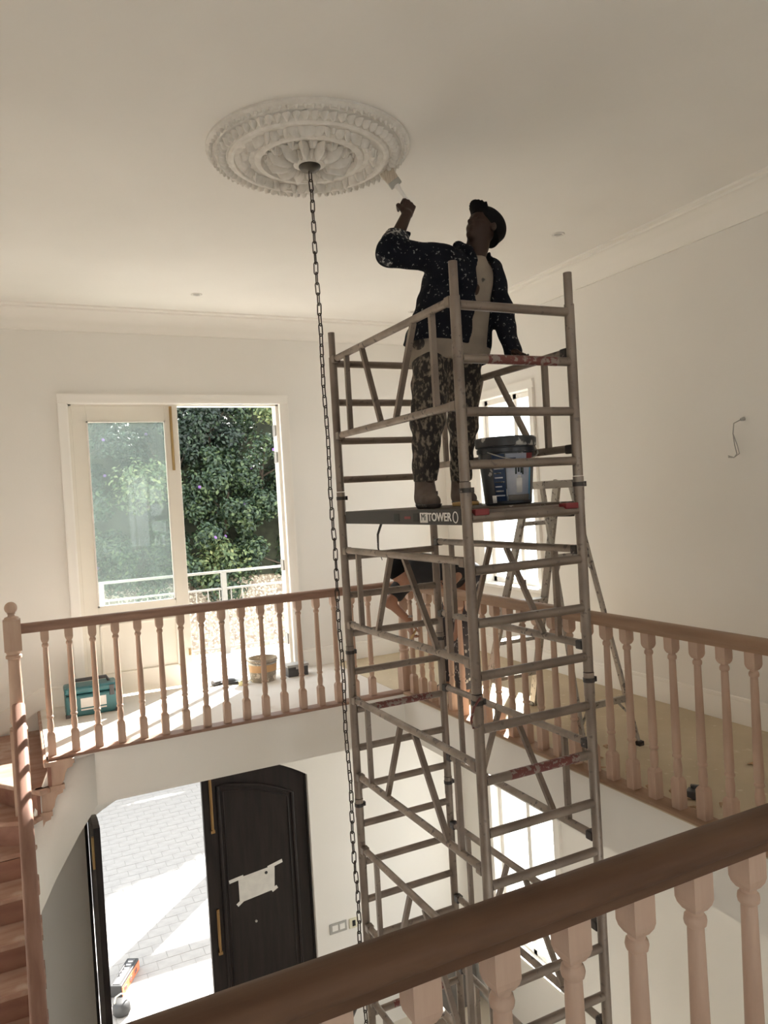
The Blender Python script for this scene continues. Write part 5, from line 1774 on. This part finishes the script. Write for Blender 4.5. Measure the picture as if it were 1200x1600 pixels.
hand(v, w2R, (0.05, -0.02, -1.0), (0.0, -1.0, 0.1), (0.5, 0.7, 0.5), thumb=(0.5, 0.3))
hand(v, w2L, (-0.75, -0.10, -0.55), (-0.2, 0.97, 0.1), (0.55, 0.9, 0.6), thumb=(0.5, 0.3))
L2, B2 = head(v, hd2, (-0.45, -0.25, -0.85), (-0.86, 0.1, 0.45))
v.build('body', M['skin2'], p2, 1)
v = Vol((2.60, 5.05, 0.78), (3.52, 5.85, 1.42), 0.009)
v.cone(h2 + (-0.12, 0.05, 0.03), s2 + (0, 0.05, 0), 0.125, 0.132, k=0.06).cone(h2 + (-0.12, -0.05, 0.03), s2 + (0, -0.05, 0), 0.125, 0.132, k=0.06)
v.cone(s2R + (0.02, -0.02, 0.02), s2R + (e2R - s2R) * 0.78, 0.085, 0.070, k=0.03).cone(s2L + (0.02, 0.02, 0.02), s2L + (e2L - s2L) * 0.95, 0.080, 0.066, k=0.03)
v.cone(s2R + (0.03, -0.01, 0.03), s2L + (0.03, 0.01, 0.03), 0.097, 0.097, k=0.06).cone(s2L + (0.01, 0, 0), s2L + (e2L - s2L) * 0.9, 0.088, 0.07, k=0.04)
v.wrinkle(0.006, 28).cut(tuple(h2 + (-0.05, 0, 0)), (1, 0, 0.1)).cut(tuple(s2R + (e2R - s2R) * 0.80), tuple(e2R - s2R))
v.build('t_shirt', M['tee_black'], p2)
v = Vol((3.15, 5.25, 0.08), (3.68, 5.90, 1.24), 0.009)
v.cone(h2 + (0, 0.07, 0), h2 + (0, -0.07, 0), 0.132, 0.132, k=0.06)
v.cone(h2 + (0, 0.09, -0.05), k2a, 0.112, 0.085, k=0.04).cone(k2a, a2a, 0.082, 0.066, k=0.03)
v.cone(h2 + (0, -0.09, -0.05), k2b, 0.112, 0.085, k=0.04).cone(k2b, a2b, 0.082, 0.066, k=0.03)
v.wrinkle(0.006, 30).cut((3.3, 5.5, 0.105), (0, 0, -1)).cut(tuple(h2 + (-0.03, 0, 0)), (-1, 0, 0.35))
v.build('trousers', M['trouser2'], p2)
for c in (a2a, a2b):
    v = Vol((3.08, c[1] - 0.10, 0.0), (3.50, c[1] + 0.10, 0.16), 0.007)
    v.cone(c + (0.03, 0, -0.02), c + (-0.12, 0, -0.045), 0.052, 0.042, k=0.03)
    v.cut((3.3, 5.5, 0.007), (0, 0, -1))
    v.build('shoe', M['boot'], p2, 1)
v = Vol((2.68, 5.38, 0.98), (3.02, 5.72, 1.28), 0.006)
v.ell(L2((-0.018, 0, 0.034)), (0.106, 0.086, 0.092), B2, k=0.02)
v.cut(L2((0.045, 0, 0.03)), B2 @ np.array((0.6, 0, -0.8)))
v.build('hair', M['cap'], p2, 1)
wb = MB()
wb.path([w2R + np.array((0.031 * math.cos(a), 0.031 * math.sin(a), 0.035)) for a in [2 * math.pi * q / 14 for q in range(14)]], 0.007, 6, closed=True)
wb.build('wristband', M['galv'], p2)
stp = Vector(w2R) + Vector((-0.01, -0.05, -0.13))
sk = MB().bar(stp + Vector((-0.05, -0.02, -0.05)), stp + Vector((0.06, 0.02, 0.05)), 0.02, 0.006).build('sanding_stick', M['yellowwood'], None, smooth=0)
tag(sk, 'thin wooden sanding stick in the hand of the bending worker', 'sanding stick')

# ------------------------------------------------------------------ tub of paint on the platform
BC = Vector((2.355, 3.30, PZ + 0.001))
bu = empty('paint_bucket', BC, 'large black lidded paint tub with a picture label on the tower platform', 'bucket')


def tub_r(z):
    return 0.123 + 0.026 * z / 0.30


MB().lathe([(0.115, 0.0), (0.123, 0.006), (tub_r(0.27), 0.27), (tub_r(0.27) + 0.008, 0.272), (tub_r(0.27) + 0.008, 0.292), (tub_r(0.29), 0.296), (tub_r(0.30), 0.305)], BC, 40).build('shell', M['bucketblack'], bu)
MB().lathe([(0.151, 0.300), (0.160, 0.304), (0.162, 0.345), (0.156, 0.352), (0.142, 0.352), (0.137, 0.342), (0.0001, 0.340)], BC, 40, capt=False).build('lid', M['lidgrey'], bu)


def wrap(a0, a1, z0, z1, mt, name, d=0.0015, n=14):
    mb = MB()
    vs_, fs_ = [], []
    for i_ in range(n + 1):
        a = R_(a0 + (a1 - a0) * i_ / n)
        for z_ in (z0, z1):
            r_ = tub_r(z_) + d
            vs_.append((BC.x + r_ * math.cos(a), BC.y + r_ * math.sin(a), BC.z + z_))
    for i_ in range(n):
        fs_.append((2 * i_, 2 * i_ + 2, 2 * i_ + 3, 2 * i_ + 1))
    o = mb.add(vs_, fs_).build(name, mt, bu)
    md_ = o.modifiers.new('thick', 'SOLIDIFY')
    md_.thickness = 0.001
    return o


# angles: camera looks from about 235 degrees
wrap(204, 231, 0.02, 0.262, M['navy'], 'label')
for k in range(9):
    wrap(207, 228 - 3 * (k % 3), 0.045 + 0.023 * k, 0.052 + 0.023 * k, M['lidgrey'] if k % 2 else M['picture'], 'label_line', 0.0028)
wrap(233, 292, 0.02, 0.262, M['picture'], 'label')
wrap(288, 293, 0.02, 0.262, M['cyan'], 'label_edge', 0.0028)
wrap(279, 298, 0.20, 0.262, M['red'], 'label_corner', 0.0036)
wrap(254, 268, 0.06, 0.135, M['vase'], 'label_vase', 0.003)
wrap(257, 265, 0.135, 0.15, M['vase'], 'label_vase', 0.003)
for a0, z0 in ((252, 0.155), (258, 0.165), (264, 0.16), (268, 0.152)):
    wrap(a0, a0 + 3.5, z0, z0 + 0.035, M['plant'], 'label_leaf', 0.003, 4)
wrap(235, 254, 0.19, 0.24, M['navy'], 'label_sky', 0.003)
wrap(235, 290, 0.02, 0.05, M['boardgrey'], 'label_ground', 0.003)
wrap(196, 207, 0.012, 0.05, M['white'], 'price_sticker', 0.003)
hb = [(BC.x + 0.166 * math.cos(R_(a)), BC.y + 0.166 * math.sin(R_(a)), BC.z + 0.275 - 0.05 * math.sin(R_((a - 200) * 180 / 130.0))) for a in range(200, 331, 13)]
MB().path(hb, 0.0035, 6).build('handle', M['galv'], bu)
sc_ = empty('scraper', (2.20, 3.42, PZ), 'yellow-handled scraper lying between the boots and the paint tub', 'scraper')
MB().path([(2.13, 3.50, PZ + 0.016), (2.18, 3.45, PZ + 0.018), (2.235, 3.40, PZ + 0.016)], [0.010, 0.014, 0.009], 8).build('handle', M['yellowwood'], sc_)
MB().add([(2.235, 3.41, PZ + 0.016), (2.225, 3.395, PZ + 0.016), (2.215, 3.33, PZ + 0.004), (2.275, 3.355, PZ + 0.004), (2.235, 3.41, PZ + 0.018), (2.225, 3.395, PZ + 0.018), (2.215, 3.33, PZ + 0.006), (2.275, 3.355, PZ + 0.006)],
         [(0, 1, 2, 3), (7, 6, 5, 4), (0, 4, 5, 1), (1, 5, 6, 2), (2, 6, 7, 3), (3, 7, 4, 0)]).build('blade', M['galv'], sc_, smooth=0)
